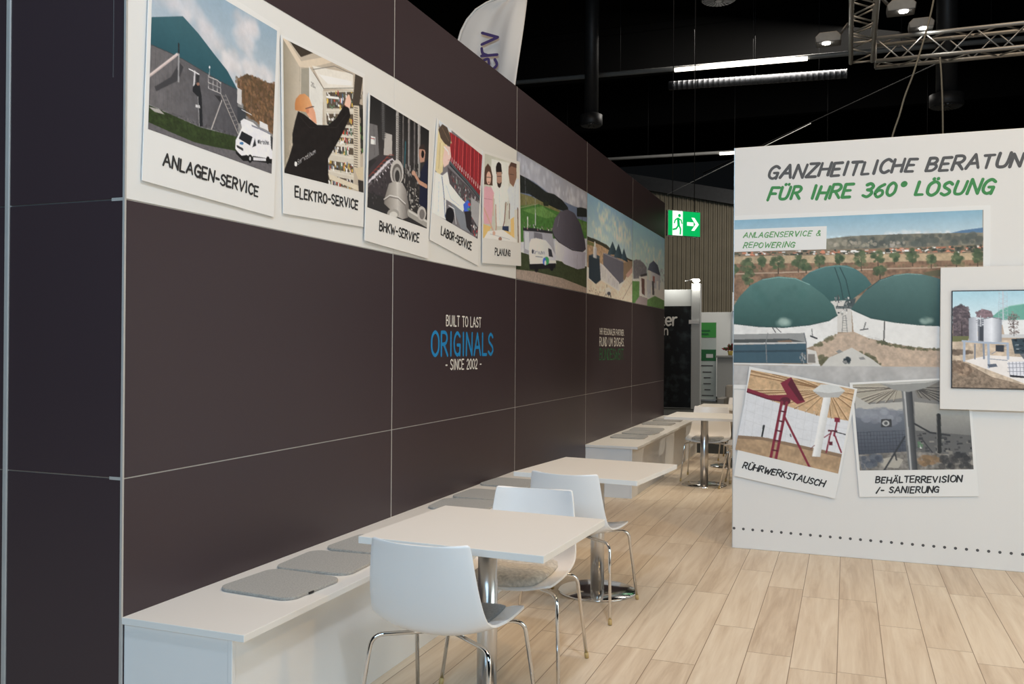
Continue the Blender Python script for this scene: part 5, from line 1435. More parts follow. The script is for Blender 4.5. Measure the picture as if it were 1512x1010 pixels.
# white printed wall of the cabin on the right
wr = tag(box('wall_right', (1.617, WY, 0), (6.2, WY+.12, 2.9307), M['board'], bevel=.004), kind='structure')
box('edge_profile', (1.6135, WY-.001, 0), (1.6172, WY+.12, 2.9307), M['alu'], wr)
dots = MB()
for i in range(60):
    x = 1.629+.0663*i; cz = .1435-.0135*(x-1.629)
    dots.face([plane_pt('R', max(1.6172, x+.0098*math.cos(t*math.pi/8)), cz+.0098*math.sin(t*math.pi/8), .0006) for t in range(16)])
dots.build('dotted_line', M['ink_grey'], wr)
# hall back wall: ribbed sheet metal whose top follows the sloping eave
bw = MB(); xs_ = [-14+.04*i for i in range(500)]; ribs = []
for i, x in enumerate(xs_): ribs.append((x, 30-(.05 if i % 4 in (1, 2) else 0)))
top = lambda x: 6.51-.217*(x+1.42)
for (xa, ya), (xb, yb) in zip(ribs[:-1], ribs[1:]): bw.face([(xa, ya, 0), (xb, yb, 0), (xb, yb, top(xb)), (xa, ya, top(xa))])
bw = tag(bw.build('wall_back', M['ribbed']), kind='structure')
MB().prism([(-14, 29.7, top(-14)), (6, 29.7, top(6)), (6, 29.7, top(6)+.5), (-14, 29.7, top(-14)+.5)], (0, .6, 0)).build('eave_beam', M['duct_dark'], bw)

# ================================================================== PRINTS ON THE DARK WALL
def polaroid(name, key, label, grid, thick, seed, o0=.0012):
    P = PRINTS[key]; plane = 'L' if key in ('plant', 'electric', 'engine', 'lab', 'planning') else 'R'
    c = [tuple(p) for p in P['card']]
    if plane == 'R':                                            # cut straight where the board ends
        q = []
        for (a, b) in zip(c, c[1:]+c[:1]):
            if a[0] >= 1.6185: q.append(a)
            if (a[0] < 1.6185) != (b[0] < 1.6185):
                t = (1.6185-a[0])/(b[0]-a[0]); q.append((1.6185, a[1]+t*(b[1]-a[1])))
        c = q
    e = MB(); a = [plane_pt(plane, s, t, o0) for s, t in c]; nrm = Vector((1, 0, 0)) if plane == 'L' else Vector((0, -1, 0))
    if plane == 'R': a = a[::-1]
    e.prism(a[::-1], nrm*thick)
    o = tag(e.build(name, M['card'], bevel=.0008), label, 'photo print', 'instant photo prints on the walls')
    picture('picture', key, grid, o0+thick+.0006, o)
    cap = []
    for i, (tx, s0, t0, s1, t1, h) in enumerate(CAPTIONS[key]): cap += text2d(tx, s0, t0, s1, t1, h, w=.23, slant=.06 if plane == 'L' else .18, gap=.2, jit=.06, brush=.45, seed=seed+i)
    letters('caption', plane, cap, o0+thick+.0010, M['ink'], o)
    return o
polaroid('photo_print', 'plant', 'largest and leftmost white framed photo print captioned ANLAGEN-SERVICE on the dark wall', (230, 300), 0.003, 11, o0=0.006)
polaroid('photo_print', 'electric', 'white framed photo print captioned ELEKTRO-SERVICE showing a man at a switch cabinet', (160, 260), 0.003, 23, o0=0.006)
polaroid('photo_print', 'engine', 'white framed photo print captioned BHKW-SERVICE showing a gas engine room', (140, 220), 0.003, 35, o0=0.0115)
polaroid('photo_print', 'lab', 'white framed photo print captioned LABOR-SERVICE showing a blonde person in a lab coat', (120, 200), 0.003, 47, o0=0.006)
polaroid('photo_print', 'planning', 'smallest white framed photo print captioned PLANUNG showing three people at a table', (110, 190), 0.003, 59, o0=0.0115)
for key, label, gr in (('dome', 'wide wall photo of a white van before a grey biogas dome', (170, 220)), ('aerial', 'wall photo panel showing an industrial plant from above with three dark pointed domes', (120, 160)), ('entrance', 'farthest wall photo panel with green lawn and small grey dome at the wall end', (90, 120))):
    tag(picture('wall_photo', key, gr, .0006), label, 'photo panel', 'large photo panels in the dark wall')
def wall_text(key, label, specs):
    root = empty('wall_lettering', (0, specs[0][1], 1.4), 0, label, 'lettering')
    for (tx, s0, t0, s1, t1, h), (mk, w, gap) in zip(CAPTIONS[key], specs[1:] if False else specs[0][0]):
        words('word', 'L', (tx, s0, t0, s1, t1, h), .0008, M[mk], root, w=w, gap=gap)
    return root
wall_text('originals', 'white and blue wall lettering reading BUILT TO LAST ORIGINALS SINCE 2002', [([('ink_white', .15, .2), ('ink_blue', .15, .22), ('ink_white', .14, .2)], 2.9)])
wall_text('bundesweit', 'white and green wall lettering reading IHR REGIONALER PARTNER RUND UM BIOGAS BUNDESWEIT', [([('ink_white', .13, .22), ('ink_white', .13, .22), ('ink_dgreen', .12, .16)], 6.9)])

# ================================================================== PRINTS ON THE WHITE WALL
head = empty('wall_lettering', (1.9, WY, 2.5), 0, 'slanted handwritten headline GANZHEITLICHE BERATUNG in grey and green on the white wall', 'lettering')
for (tx, s0, t0, s1, t1, h), mk, sd in zip(CAPTIONS['head'], ('ink_grey', 'ink_green'), (3, 9)):
    words('word', 'R', (tx, s0, t0, s1, t1, h), .0008, M[mk], head, w=.235, slant=.26, gap=.22, jit=.06, brush=.25, seed=sd)
c = PRINTS['domes']['card']; e = MB().prism([plane_pt('R', s, t, .0008) for s, t in c], (0, -.004, 0))
dom = tag(e.build('photo_poster', M['card'], bevel=.0008), 'large landscape photo of three green biogas domes on the white wall', 'photo print')
picture('picture', 'domes', (380, 290), .0054, dom)
tg = MB().prism([plane_pt('R', s, t, .0056) for s, t in ((1.6185, 2.331), (2.257, 2.331), (2.254, 2.167), (1.6185, 2.167))], (0, -.004, 0)).build('title_plate', M['card'], dom)
tf = []
for i, (tx, s0, t0, s1, t1, h) in enumerate(CAPTIONS['tag']): tf += text2d(tx, s0, t0, s1, t1, h, w=.21, slant=.22, gap=.24, jit=.05, brush=.6, seed=70+i)
letters('title_text', 'R', tf, .0100, M['ink_green2'], tg)
polaroid('photo_print', 'agitator', 'tilted white framed photo print captioned RÜHRWERKSTAUSCH at the left edge of the white wall', (170, 160), 0.003, 81, o0=0.0135)
polaroid('photo_print', 'tank', 'white framed photo print captioned BEHÄLTERREVISION SANIERUNG below the wall screen', (170, 140), 0.003, 93, o0=0.009)
sp = PRINTS['screen']['pic']; x0, z1 = sp[0]; x1, z0 = sp[2]
bd = box('display_board', (2.983, WY-.045, 1.0625), (x1+.12, WY-.0185, 2.017), M['board'], bevel=.003); tag(bd, 'raised white board around the wall screen on the white wall', 'display board')
tv = empty('wall_screen', ((x0+x1)/2, WY-.045, z0), 0, 'flat wall screen showing silver tanks and a green dome', 'screen')
fr = MB(); b_ = .006
for a, b2 in (((x0-b_, z0-b_), (x0, z1+b_)), ((x1, z0-b_), (x1+b_, z1+b_)), ((x0, z0-b_), (x1, z0)), ((x0, z1), (x1, z1+b_))): fr.box((a[0], WY-.056, a[1]), (b2[0], WY-.0455, b2[1]))
on(fr.build('bezel', M['black']), tv); on(picture('screen', 'screen', (340, 200), .051, None, 'screen'), tv)

# ================================================================== BENCHES
def bench(y0, y1, label):
    r = empty('bench', (.25, y0, 0), 0, label, 'bench', 'white benches along the dark wall')
    P_ = lambda *a, **k: on(box(*a, **k), r)
    P_('seat_top', (.001, y0-.012, .478), (.522, y1, .503), M['white'], bevel=.0015)
    P_('end_panel', (.001, y0, 0), (.448, y0+.018, .478), M['bench'], bevel=.001)
    P_('corner_post', (.449, y0-.002, 0), (.467, y0+.018, .478), M['bench'], bevel=.002)
    P_('front_panel', (.449, y0+.0185, .0), (.466, y1-.019, .478), M['bench'], bevel=.001)
    P_('end_panel', (.001, y1-.018, 0), (.466, y1, .478), M['bench'], bevel=.001)
    return r
bench(.012, 4*S, 'long white bench along the dark wall under the lettering, nearest the viewer')
bench(6*S, 10*S, 'long white bench farther away at the end of the dark wall')
# felt pads
def rrect(w, d, r, n=6):
    p = []
    for cx, cy, a0 in ((w/2-r, d/2-r, 0), (-w/2+r, d/2-r, 90), (-w/2+r, -d/2+r, 180), (w/2-r, -d/2+r, 270)):
        for i in range(n+1): a = math.radians(a0+90*i/n); p.append((cx+r*math.cos(a), cy+r*math.sin(a), 0))
    return p
def pad_mesh(): return MB().prism(rrect(.365, .345, .06), (0, 0, .013))
PADS = [(.272, .560, -4, 'grey felt seat pad on the near bench, closest to the viewer'), (.262, .935, 3, 'grey felt seat pad on the near bench, second from the viewer'), (.275, 1.315, -2, 'grey felt seat pad on the near bench beside the corner of the nearest table'),
        (.24, 2.455, 5, 'grey felt seat pad on the near bench behind the nearest table, first of three'), (.235, 2.835, -2, 'grey felt seat pad on the near bench, middle one of three behind the nearest table'), (.205, 3.36, -3, 'grey felt seat pad at the far end of the near bench'),
        (.24, 6.80, 3, 'grey felt seat pad on the far bench, nearest of its row'), (.262, 7.27, -4, 'grey felt seat pad on the far bench, second from its near end'), (.25, 7.66, 3, 'grey felt seat pad on the far bench, third from its near end'),
        (.215, 8.50, -3, 'grey felt seat pad on the far bench, fourth from its near end'), (.225, 9.05, 4, 'grey felt seat pad on the far bench, last at the wall end')]
pad0 = None
for i, (x, y, a, lb) in enumerate(PADS):
    if pad0 is None: o = pad0 = pad_mesh().build('seat_pad', M['felt'], bevel=.004)
    else: o = pad0.copy(); COL.objects.link(o)
    o.location = (x, y, .5032); o.rotation_euler = (0, 0, math.radians(a)); tag(o, lb, 'seat pad', 'felt pads lying on the benches')
box('fabric_tag', (.182, -.06, .002), (.186, -.03, .010), M['black'], pad0)

# ================================================================== TABLES
def table(loc, rz, label, w=.75, d=.75):
    r = empty('bistro_table', loc, math.radians(rz), label, 'table', 'white square tables on round chrome feet')
    box('tabletop', (-w/2, -d/2, .713), (w/2, d/2, .74), M['white'], r, bevel=.0015)
    MB().lathe([(.041, .013), (.041, .53), (.0385, .532), (.0385, .70)], seg=32).build('column', M['column'], r)
    MB().lathe([(.11, .700), (.11, .7125)], seg=32).build('mounting_plate', M['steel'], r)
    MB().lathe([(.232, 0), (.235, .003), (.235, .008), (.225, .0115), (.06, .0135)], seg=64).build('base_plate', M['chrome'], r)
    return r
table((1.045, .862, 0), -2.5, 'white square table nearest the viewer, between two white chairs', .76, .72)
table((1.0, 2.72, 0), -6, 'white square table second from the viewer with a chair before it', .75, .77)
table((.985, 7.09, 0), 0, 'white square table beside the far bench with a chair behind it', .72, .75)
table((1.06, 8.66, 0), 0, 'farthest white square table, partly hidden behind the far chair', .75, .75)

# ================================================================== CHAIRS
PROF = [(.222, .437, .205), (.205, .443, .222), (.17, .446, .230), (.10, .444, .234), (.02, .440, .235), (-.06, .437, .233), (-.125, .437, .231), (-.172, .446, .229), (-.205, .468, .227), (-.226, .505, .224), (-.242, .555, .218), (-.256, .615, .211), (-.268, .680, .203), (-.278, .735, .196), (-.284, .768, .1905), (-.286, .782, .188)]
def prof_eval(t):                       # smooth interpolation along the profile, t in 0..1
    n = len(PROF)-1; x = min(max(t*n, 0), n-1e-6); i = int(x); f = x-i
    q = [PROF[max(0, i-1)], PROF[i], PROF[i+1], PROF[min(n, i+2)]]
    return [.5*((2*q[1][j])+(-q[0][j]+q[2][j])*f+(2*q[0][j]-5*q[1][j]+4*q[2][j]-q[3][j])*f*f+(-q[0][j]+3*q[1][j]-3*q[2][j]+q[3][j])*f**3) for j in range(3)]
def shell_pt(t, u, lift=0, ws=1.0):     # t along seat-to-back, u across -1..1
    y, z, hw = prof_eval(t); y2, z2, _ = prof_eval(min(t+.01, 1)); y1, z1, _ = prof_eval(max(t-.01, 0)); d = Vector((0, y2-y1, z2-z1)).normalized()
    nrm = Vector((0, d.z, -d.y)); nrm = nrm if nrm.z > 0 or nrm.y > 0 else -nrm
    e = min(t, 1-t)/.045; e = e if t < .5 else (1-t)/.016; corner = 1-(.16 if t < .5 else .05)*(1-min(1, e))**2
    cup = .016+.036*math.exp(-((t-.5)/.2)**2)+(.022 if t > .6 else 0)*min(1, (t-.6)/.3 if t > .6 else 0)
    front = -.014*(1-min(1, t/.18))**2*(1-abs(u)**2.0)          # front lip dips in the middle
    off = nrm*(cup*abs(u)**2.4+lift) + Vector((0, 0, front))
    return Vector((u*hw*corner*ws, y, z))+off
def shell_mesh():
    me = bpy.data.meshes.new('shell'); nu, nv = 22, 56; v = []; f = []
    for j in range(nv+1):
        for i in range(nu+1): v.append(tuple(shell_pt(j/nv, i/nu*2-1)))
    for j in range(nv):
        for i in range(nu): a = j*(nu+1)+i; f.append((a, a+1, a+nu+2, a+nu+1))
    me.from_pydata(v, [], f); me.update(); return me
def chair():
    r = empty('chair', (0, 0, 0), 0)
    sh = obj('shell', shell_mesh(), M['shell'], r, smooth=True)
    so = sh.modifiers.new('thickness', 'SOLIDIFY'); so.thickness = .010; so.offset = 0
    bv = sh.modifiers.new('round', 'BEVEL'); bv.width = .0035; bv.segments = 2; bv.limit_method = 'ANGLE'; bv.angle_limit = math.radians(50)
    MB().lathe([(.05, .402), (.075, .408), (.085, .4235)], seg=24).build('mounting_plate', M['steel'], r)
    for sx in (-1, 1):
        for ft, fy, by, sy in ((1, .265, .175, .05), (0, -.255, -.165, -.05)):
            a = Vector((sx*.05, sy, .411)); b = Vector((sx*.205, by, .414)); k = Vector((sx*.232, by*1.06, .412)); foot = Vector((sx*.262, fy, .018)); dn = (foot-k).normalized()
            pts = [a, a.lerp(b, .5)]+arc(b-(b-a).normalized()*.02, k, k+dn*.045, 7)+[foot]
            lg = MB().tube(pts, .0082, 10).build('leg', M['chrome'], r)
            MB().tube([foot+dn*-.012, foot, foot+dn*.017], [.0098, .0105, .0098], 10).build('foot_cap', M['cap'], lg)
    return r
ch0 = chair(); GC = 'white shell chairs with chrome legs'
CHAIRS = [((1.005, .585, 0), 0, 'nearest white shell chair, its back turned to the viewer'), ((1.005, 1.325, 0), 183, 'white shell chair facing the viewer behind the nearest table'), ((.985, 2.385, 0), -3, 'white shell chair seen from behind at the second table'),
          ((.965, 7.52, 0), 181, 'far white shell chair facing the viewer behind the table by the far bench'), ((1.435, 7.14, 0), 90, 'white shell chair half hidden behind the left edge of the white wall'), ((1.12, 9.42, 0), 180, 'farthest white shell chair whose back shows above the last table')]
placed = []
for i, (loc, rz, lb) in enumerate(CHAIRS):
    o = ch0 if i == 0 else copy_tree(ch0)
    o.location = loc; o.rotation_euler = (0, 0, math.radians(rz)); tag(o, lb, 'chair', GC); placed.append(o)
def seat_cushion(i, thick, mk, label, hw=.165, t0=.035, t1=.47):
    nu, nv = 14, 18; lo = []; hi = []
    for j in range(nv+1):
        for k in range(nu+1):
            u = k/nu*2-1; s = j/nv*2-1; q = max(abs(u), abs(s)); sc = 1-.13*min(abs(u), abs(s))**3      # rounded corners
            uu, ss = u*sc, s*sc; t = t0+(t1-t0)*(ss+1)/2; e = max(0., 1-q**7)
            lo.append(tuple(shell_pt(t, uu*hw/.235, .0062))); hi.append(tuple(shell_pt(t, uu*hw/.235, .0068+thick*(.35+.65*e))))
    n = len(lo); f = []; w = nu+1
    for j in range(nv):
        for k in range(nu): a = j*w+k; f += [(a, a+w, a+w+1, a+1), (n+a, n+a+1, n+a+w+1, n+a+w)]
    ring = [k for k in range(nu)]+[j*w+nu for j in range(nv)]+[nv*w+k for k in range(nu, 0, -1)]+[j*w for j in range(nv, 0, -1)]
    for a, b in zip(ring, ring[1:]+ring[:1]): f.append((a, b, n+b, n+a))
    me = bpy.data.meshes.new('seat_pad'); me.from_pydata(lo+hi, [], f); me.update()
    o = obj('seat_pad', me, M[mk], smooth=True); o.location = CHAIRS[i][0]; o.rotation_euler = (0, 0, math.radians(CHAIRS[i][1]))
    return tag(o, label, 'seat pad')
seat_cushion(0, .012, 'felt_dark', 'dark grey felt pad on the seat of the nearest chair')
seat_cushion(1, .034, 'felt_wool', 'thick beige wool pad on the chair behind the nearest table')
seat_cushion(3, .020, 'felt_wool', 'beige pad on the far chair facing the viewer')

# ================================================================== UNDER THE HALL ROOF
def truss(name, label, a, b, ax1, ax2, w, n, cat='truss'):
    """square lattice truss from a to b; ax1, ax2 are its two cross axes"""
    r = empty(name, a, 0, label, cat, 'aluminium lattice trusses'); a, b, ax1, ax2 = Vector(a), Vector(b), Vector(ax1)*w, Vector(ax2)*w; cs = [Vector(), ax1, ax1+ax2, ax2]; d = (b-a)/n; O = a
    for c_ in cs: MB().tube([a+c_-O, b+c_-O], .025, 12).build('chord', M['truss'], r)
    for k in range(4):
        p, q = cs[k], cs[(k+1) % 4]; br = MB()
        for i in range(n):
            p0, p1 = (p, q) if i % 2 == 0 else (q, p); br.tube([a+d*i+p0-O, a+d*(i+1)+p1-O], .009, 8)
        br.tube([p+a-O, q+a-O], .012, 8); br.tube([p+b-O, q+b-O], .012, 8); br.build('lattice', M['truss'], r)
    return r
truss('lighting_truss', 'aluminium lattice truss running overhead towards the viewer above the aisle', (2.42, 9.0, 4.905), (2.42, 3.0, 4.905), (1, 0, 0), (0, 0, 1), .24, 22)
truss('lighting_truss', 'aluminium lattice truss running across above the white wall', (2.70, 9.02, 4.905), (7.5, 9.02, 4.905), (0, 1, 0), (0, 0, 1), .27, 18)
def flood(loc, ax, label):
    """arm floodlight: clamp at the truss, arm out along ax, flat lamp head with the lens in its lower front"""
    s = 1 if ax >= 0 else -1
    r = empty('arm_floodlight', loc, 0, label, 'spotlight', 'small floodlights on arms at the truss')
    if ax: MB().tube([(-s*.207, 0, .20), (-s*.12, 0, .09)], .011, 8).tube([(-s*.207, .05, .20), (-s*.12, .05, .09)], .011, 8).build('arm', M['lamp_body'], r)
    else: MB().tube([(0, .05, -.011), (0, .05, .06)], .014, 8).build('arm', M['lamp_body'], r)
    MB().prism([(-.13, -.06, .0), (.13, -.06, .0), (.14, -.06, .06), (.09, -.06, .11), (-.09, -.06, .11), (-.14, -.06, .06)], (0, .2, 0)).build('head', M['lamp_body'], r, bevel=.008)
    lz = MB(); lz.lathe([(.001, -.001), (.042, -.012), (.042, -.002)], seg=20); lz.build('lens', M['lens'], r, loc=(s*.02, -.02, -.001))
    return r
flood((2.18, 8.1, 4.885), -1, 'small floodlight on an arm left of the overhead truss')
flood((2.895, 7.4, 4.90), 1, 'small floodlight on an arm right of the overhead truss')
flood((3.19, 8.95, 5.215), 0, 'small floodlight hanging at the cross truss beside the cable')
flood((2.15, 7.0, 5.09), -1, 'small floodlight at the upper edge above the left one')
def cable(name, pts, label):
    p = [Vector(q) for q in pts]; out = []
    for i in range(len(p)-1):
        a, b, c_, d = p[max(i-1, 0)], p[i], p[i+1], p[min(i+2, len(p)-1)]
        for k in range(8):
            t = k/8; out.append(.5*((2*b)+(-a+c_)*t+(2*a-5*b+4*c_-d)*t*t+(-a+3*b-3*c_+d)*t**3))
    return tag(MB().tube(out+[p[-1]], .010, 8).build(name, M['cable']), label, 'cable')
cable('power_cable', [(3.36, 8.5, 5.9), (3.25, 8.4, 5.2), (3.08, 8.3, 4.55), (2.94, 8.2, 4.1), (2.78, 8.1, 3.2), (2.7, 8.0, .05)], 'grey cable hanging at a slant behind the white wall')
cable('power_cable', [(3.395, 9.0, 4.868), (3.41, 8.97, 4.6), (3.425, 8.95, 4.0), (3.43, 8.95, 2.5), (3.43, 8.95, .05)], 'grey cable hanging straight down from the cross truss')
def strip(a, b, l0, l1, label):
    r = empty('strip_light', a, 0, label, 'ceiling light', 'long strip lights under the hall roof'); a, b = Vector(a), Vector(b); d = b-a
    on(MB().tube([a, b], .055, 8).build('rail', M['rail']), r); on(MB().tube([a+d*l0+Vector((0, -.05, -.045)), a+d*l1+Vector((0, -.05, -.045))], .045, 10).build('lamp_tube', M['tube']), r)
    for t in (.1, .3, .5, .7, .9): on(MB().tube([a+d*t, (a+d*t).xy.to_3d()+Vector((0, 0, 10.598))], .006, 6).build('hanger', M['dark_metal']), r)
strip((-7.2, 18, 7.96), (8, 18, 7.72), .385, .576, 'long strip light under the hall roof, its middle section lit')
strip((-8, 26.6, 7.77), (6, 26.6, 7.62), .467, .66, 'farther strip light meeting the top left corner of the white wall')
def spiral_duct(a, b, r_, mk, label):
    a, b = Vector(a), Vector(b); n = int((b-a).length/.12); pts = []; rr = []
    for i in range(n):
        for t, k in ((0, 1), (.8, 1), (.84, 1.06), (.96, 1.06)): pts.append(a+(b-a)*((i+t)/n)); rr.append(r_*k)
    r = empty('ventilation_duct', a, 0, label, 'duct'); on(MB().tube(pts, rr, 20).build('pipe', M[mk]), r)
    for t in (.15, .5, .85): q = a+(b-a)*t; on(MB().tube([q+Vector((0, 0, r_*.9)), (q.x, q.y, 10.598)], .005, 6).build('hanger', M['dark_metal']), r)
    return r
spiral_duct((-1.6, 18.6, 7.66), (2.37, 18.6, 7.55), .10, 'duct', 'silver spiral duct below the lit strip light')
spiral_duct((4.45, 18.6, 7.72), (9.5, 18.6, 7.98), .10, 'duct_dark', 'dark spiral duct behind the cross truss at the right')
def diffuser(x, y, z, r_, label):
    r = empty('air_diffuser', (x, y, z), 0, label, 'air diffuser', 'round air diffusers hanging from the roof')
    MB().tube([(0, 0, .2), (0, 0, 10.595-z)], r_*.62, 24).build('duct_pipe', M['duct_dark'], r)
    dr = MB(); dr.lathe([(r_*.93, 0), (r_, .02), (r_, .22), (r_*.62, .26)], seg=40); d = dr.build('drum', M['duct_dark'], r)
    sl = MB()
    for k in range(24):
        t = 2*math.pi*k/24; c_, s_ = math.cos(t), math.sin(t); n_ = Vector((-s_, c_, 0))*.018
        p = Vector((c_, s_, 0)); sl.prism([p*r_*.3-n_*.5, p*r_*.86-n_, p*r_*.86+n_, p*r_*.3+n_*.5], (0, 0, -.012))
    sl.lathe([(r_*.2, -.02), (r_*.22, 0)], seg=24); sl.build('vane_ring', M['duct'], d)
diffuser(-.1, 16, 8.55, .36, 'round slotted air diffuser at the top edge, seen from below')
diffuser(-2.78, 16, 6.20, .24, 'round air diffuser on a dark pipe above the dark wall')
diffuser(4.12, 16, 6.00, .30, 'round air diffuser on a dark pipe above the white wall')
for a, b, r_, lb in (((-1.7, 19, 5.15), (1.6, 19, 6.6), .009, 'thin diagonal roof brace beside the far strip light'), ((-1.0, 20, 5.8), (6.5, 20, 8.9), .016, 'faint diagonal roof brace above the white wall')):
    tag(MB().tube([a, b], r_, 8).build('roof_brace', M['rail'] if r_ < .012 else M['roof']), lb, 'brace')
for y, lb in ((14.0, 'dark roof girder nearest the viewer'), (22.5, 'dark roof girder in the middle of the hall'), (28.5, 'dark roof girder before the ribbed back wall')):
    g_ = empty('roof_girder', (0, y, 9.2), 0, lb, 'girder', 'dark girders under the hall roof'); bb = MB(); bb.box((-20, -.15, 1.2), (20, .15, 1.38)).box((-20, -.15, 0), (20, .15, .16)); bb.build('flange', M['roof'], g_); MB().box((-20, -.02, .161), (20, .02, 1.199)).build('beam_web', M['roof'], g_)
# exit sign
ex = empty('exit_sign', (.05, 11.21, 3.35), math.radians(44.5), 'green lit exit sign with running figure and arrow pointing right', 'exit sign')
box('housing', (-.30, .0, -.197), (.30, .05, .197), M['alu'], ex, bevel=.004)
def flat(name, polys, mk, off, parent):
    b = MB()
    for p in polys: b.face([(x, -off, z) for x, z in p])
    return b.build(name, M[mk], parent)
fc = flat('sign_face', [[(-.292, -.187), (.292, -.187), (.292, .187), (-.292, .187)]], 'exit_green', .001, ex)
flat('door', [[(-.215, -.187), (-.03, -.187), (-.03, .187), (-.215, .187)]], 'exit_white', .003, fc)
def rib(p, w):
    f = []
    for (a, b) in zip(p[:-1], p[1:]):
        d = Vector((b[0]-a[0], b[1]-a[1])).normalized(); n_ = Vector((-d.y, d.x))*w; d = d*w*.6
        f.append([(a[0]+n_.x-d.x, a[1]+n_.y-d.y), (a[0]-n_.x-d.x, a[1]-n_.y-d.y), (b[0]-n_.x+d.x, b[1]-n_.y+d.y), (b[0]+n_.x+d.x, b[1]+n_.y+d.y)])
    return f
man = rib([(-.115, .07), (-.105, -.03)], .024)+rib([(-.11, .07), (-.06, .05), (-.045, .0)], .011)+rib([(-.12, .075), (-.165, .05), (-.185, .0)], .011)+rib([(-.10, -.03), (-.07, -.085), (-.075, -.165)], .014)+rib([(-.108, -.03), (-.15, -.085), (-.205, -.10)], .014)+[[(-.092+.026*math.cos(k*math.pi/6), .118+.026*math.sin(k*math.pi/6)) for k in range(12)]]
flat('running_figure', man, 'exit_green', .005, fc)
flat('arrow', [[(.05, -.028), (.17, -.028), (.17, .028), (.05, .028)], [(.13, .10), (.185, .10), (.268, 0), (.185, -.10), (.13, -.10), (.205, 0)]], 'exit_white', .003, fc)
for x in (-.2, .2): MB().tube([(x, .025, .197), (x, .025, 7.245)], .006, 6).build('hanger', M['dark_metal'], ex)
# feather flag behind the dark wall
fl = empty('feather_flag', (-1.45, 6.0, 0), 0, 'white feather flag with purple letters rising behind the dark wall', 'flag')
OUT = [(-.02, 1.2), (-.02, 3.6), (.0, 4.25), (.03, 4.60), (.075, 4.74), (.14, 4.85), (.24, 4.945), (.36, 5.0), (.48, 5.03), (.60, 5.045), (.70, 5.05), (.785, 5.03)]
def edge_r(z): return .785-.10*(5.03-z)/.9 if z > 4 else .67-.02*(4-z)
def edge_l(z):
    for (x0_, z0_), (x1_, z1_) in zip(OUT[:-1], OUT[1:]):
        if z0_ <= z <= z1_: return x0_+(x1_-x0_)*(z-z0_)/(z1_-z0_)
    return .70
cl = MB(); NZ, NX = 60, 26
def fpt(i, j):
    z = 1.2+(5.045-1.2)*j/NZ; a = edge_l(min(z, 5.05)); b = max(edge_r(z), a+.004); u = i/NX
    return (a+(b-a)*u, .03*math.sin(u*9+z*2.2)*(u*.9+.1)+.012*math.sin(u*21-z*4)*u, z)
vv = [fpt(i, j) for j in range(NZ+1) for i in range(NX+1)]; cl.v = vv
for j in range(NZ):
    for i in range(NX): a = j*(NX+1)+i; cl.f.append((a, a+1, a+NX+2, a+NX+1)); cl.sm.append(True)
clo = cl.build('cloth', M['flag'], fl)
sd = clo.modifiers.new('cloth', 'SOLIDIFY'); sd.thickness = .002
MB().tube([(x-.012, 0, z) for x, z in [(-.02, .05)]+OUT], .012, 8).build('pole', M['card'], fl)
MB().lathe([(.25, 0), (.25, .05), (.04, .07)], seg=24).build('base', M['dark_metal'], fl)
tf = text2d('erv', .485, 4.28, .497, 4.67, .25, w=.12, gap=.14); nb = MB()
for i, f in enumerate(tf): nb.face([(x, -.05-1.2e-5*(i % 60), z) for x, z in f])
nb.build('flag_text', M['ink_purple'], clo)

# ================================================================== NEIGHBOURING STANDS AT THE END OF THE HALL
bn = empty('banner_wall', (-2.3, 18.5, 0), 0, 'black booth wall with leafy print and white letters behind the dark wall end', 'banner')
box('print_panel', (-1.6, 0, .02), (1.27, .12, 2.41), M['night'], bn)
box('white_panel', (-1.6, .01, 2.41), (1.27, .12, 2.80), M['booth'], bn)
tf = text2d('ter', .55, 1.955, .94, 1.955, .27, w=.16, gap=.16)+text2d('n', .64, 1.735, .725, 1.735, .2, w=.16)
nb = MB()
for i, f in enumerate(tf): nb.face([(x, -.004-1.2e-5*(i % 60), z) for x, z in f])
nb.build('text', M['ink_white'], bn)
pc = empty('booth_column', (-.9, 18.4, 0), 0, 'white square booth column with a lit lamp on top', 'column')
box('post', (-.105, 0, 0), (.10, .2, 2.93), M['booth'], pc, bevel=.006); box('name_plate', (-.16, -.02, 1.99), (.07, -.002, 2.08), M['card'], pc)
nb = MB()
for i in range(5): nb.box((-.13+.036*i, -.0225, 2.02), (-.105+.036*i, -.0205, 2.05))
sl_ = empty('booth_spotlight', (-.88, 18.3, 2.98), 0, 'bright booth spotlight on top of the white column', 'spotlight')
MB().tube([(0, .1, -.045), (0, .1, .04), (-.06, .05, .05), (-.26, 0, .0)], .014, 8).build('arm', M['alu'], sl_)
MB().lathe([(.05, -.03), (.085, .0), (.06, .045)], seg=20).build('lamp_head', M['lens'], sl_)
light('booth_lamp', 'POINT', (-1.5, 18.15, 2.95), (0, 0, 0), 9, (1, .98, .9), .1)
ru = empty('roll_up_banner', (-1.05, 21.5, 0), math.radians(0), 'green and white roll-up banner beside the white column', 'banner')
box('print', (-.24, 0, .05), (.20, .015, 2.10), M['rollup'], ru); box('cassette', (-.25, -.06, 0), (.21, .08, .06), M['alu'], ru, bevel=.005)
box('header', (-.24, -.004, 1.70), (.20, -.0005, 2.10), M['green'], ru)
box('photo', (-.24, -.004, 1.08), (.20, -.0005, 1.38), M['ink_dgreen'], ru); box('photo_barn', (-.06, -.007, 1.16), (.12, -.0045, 1.26), M['booth'], ru)
nb = MB()
for z, w in ((1.89, .26), (1.80, .22)): nb.box((-.22, -.007, z-.03), (-.22+w, -.0045, z+.012))
nb.build('header_text', M['ink_dgreen'], ru)
nb = MB()
for z, a, b in ((.95, -.22, .12), (.78, -.15, .08), (.63, -.12, .06), (.47, -.13, .07), (.31, -.1, .06), (.155, -.17, .14)): nb.box((a, -.004, z-.014), (b, -.0005, z+.014))
nb.build('body_text', M['ink_grey'], ru)
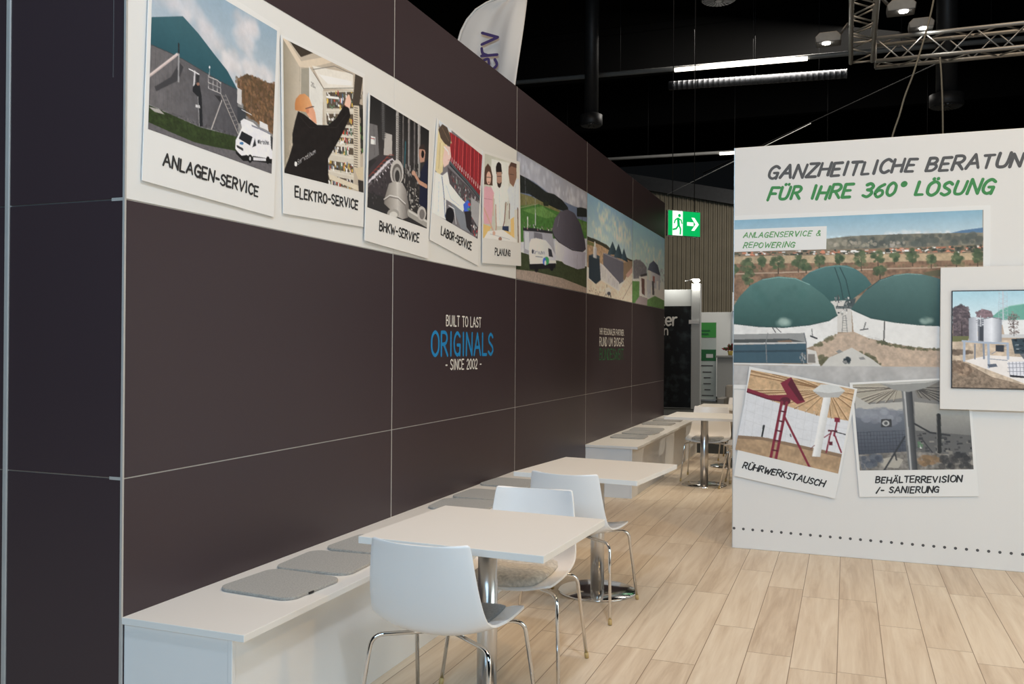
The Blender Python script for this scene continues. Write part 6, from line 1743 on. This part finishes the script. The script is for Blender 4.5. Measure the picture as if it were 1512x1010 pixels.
bp_ = empty('booth_partition', (0, 23, 0), 0, 'white panelled booth partition behind the grey counter', 'partition')
for i in range(3): box('panel', (-1.6+1.0*i, 0, .05), (-.63+1.0*i, .03, 2.43), M['booth'], bp_)
for i in range(4): box('post', (-1.63+1.0*i, -.03, 0), (-1.6+1.0*i+.0, .06, 2.46), M['alu'], bp_)
box('fascia_sign', (-.60, -.10, 2.46), (.8, .0, 2.98), M['card'], bp_)
ct = empty('reception_counter', (.2, 21.2, 0), 0, 'grey reception counter half hidden behind the white wall', 'counter')
box('body', (-.98, 0, 0), (1.4, .5, 1.17), M['counter'], ct, bevel=.01); box('worktop', (-1.02, -.04, 1.17), (1.44, .54, 1.23), M['counter_top'], ct, bevel=.006)
fp = empty('flower_pot', (-.47, 21.4, 1.231), 0, 'red flowering plant in a yellow pot on the grey counter', 'plant')
MB().lathe([(.05, 0), (.075, .12)], seg=20).build('pot', M['pot'], fp)
rnd = random.Random(4); lf = MB(); pt = MB()
for k in range(60):
    a = rnd.uniform(0, 6.28); e_ = rnd.uniform(.2, 1.4); L_ = rnd.uniform(.1, .19); d = Vector((math.cos(a)*math.cos(e_), math.sin(a)*math.cos(e_), math.sin(e_))); n_ = d.cross(Vector((0, 0, 1))).normalized()*.03; b0 = Vector((0, 0, .11))
    tgt = lf if k % 2 else pt; L_ = L_ if k % 2 else L_*1.25; tgt.face([b0+d*L_*.35, b0+d*L_*.7+n_, b0+d*L_, b0+d*L_*.7-n_]); tgt.face([b0+d*L_*.5, b0+d*L_*.8+n_.cross(d), b0+d*L_*1.1, b0+d*L_*.8-n_.cross(d)])
lf.build('leaves', M['leaf'], fp); pt.build('blossoms', M['petal'], fp)
ar = empty('armchair', (.75, 13.0, 0), 0, 'beige upholstered armchair beyond the last table', 'armchair')
box('seat', (-.28, -.28, .12), (.33, .28, .42), M['uphol'], ar, bevel=.03); box('backrest', (-.33, .281, .12), (.38, .42, .80), M['uphol'], ar, bevel=.04)
for s in (-1, 1): box('armrest', (.025+s*.355-.06, -.30, .12), (.025+s*.355+.06, .27, .60), M['counter_top'], ar, bevel=.02)
for x in (-.25, .30):
    for y in (-.22, .34): MB().tube([(x, y, 0), (x, y, .125)], .02, 8).build('leg', M['black'], ar)
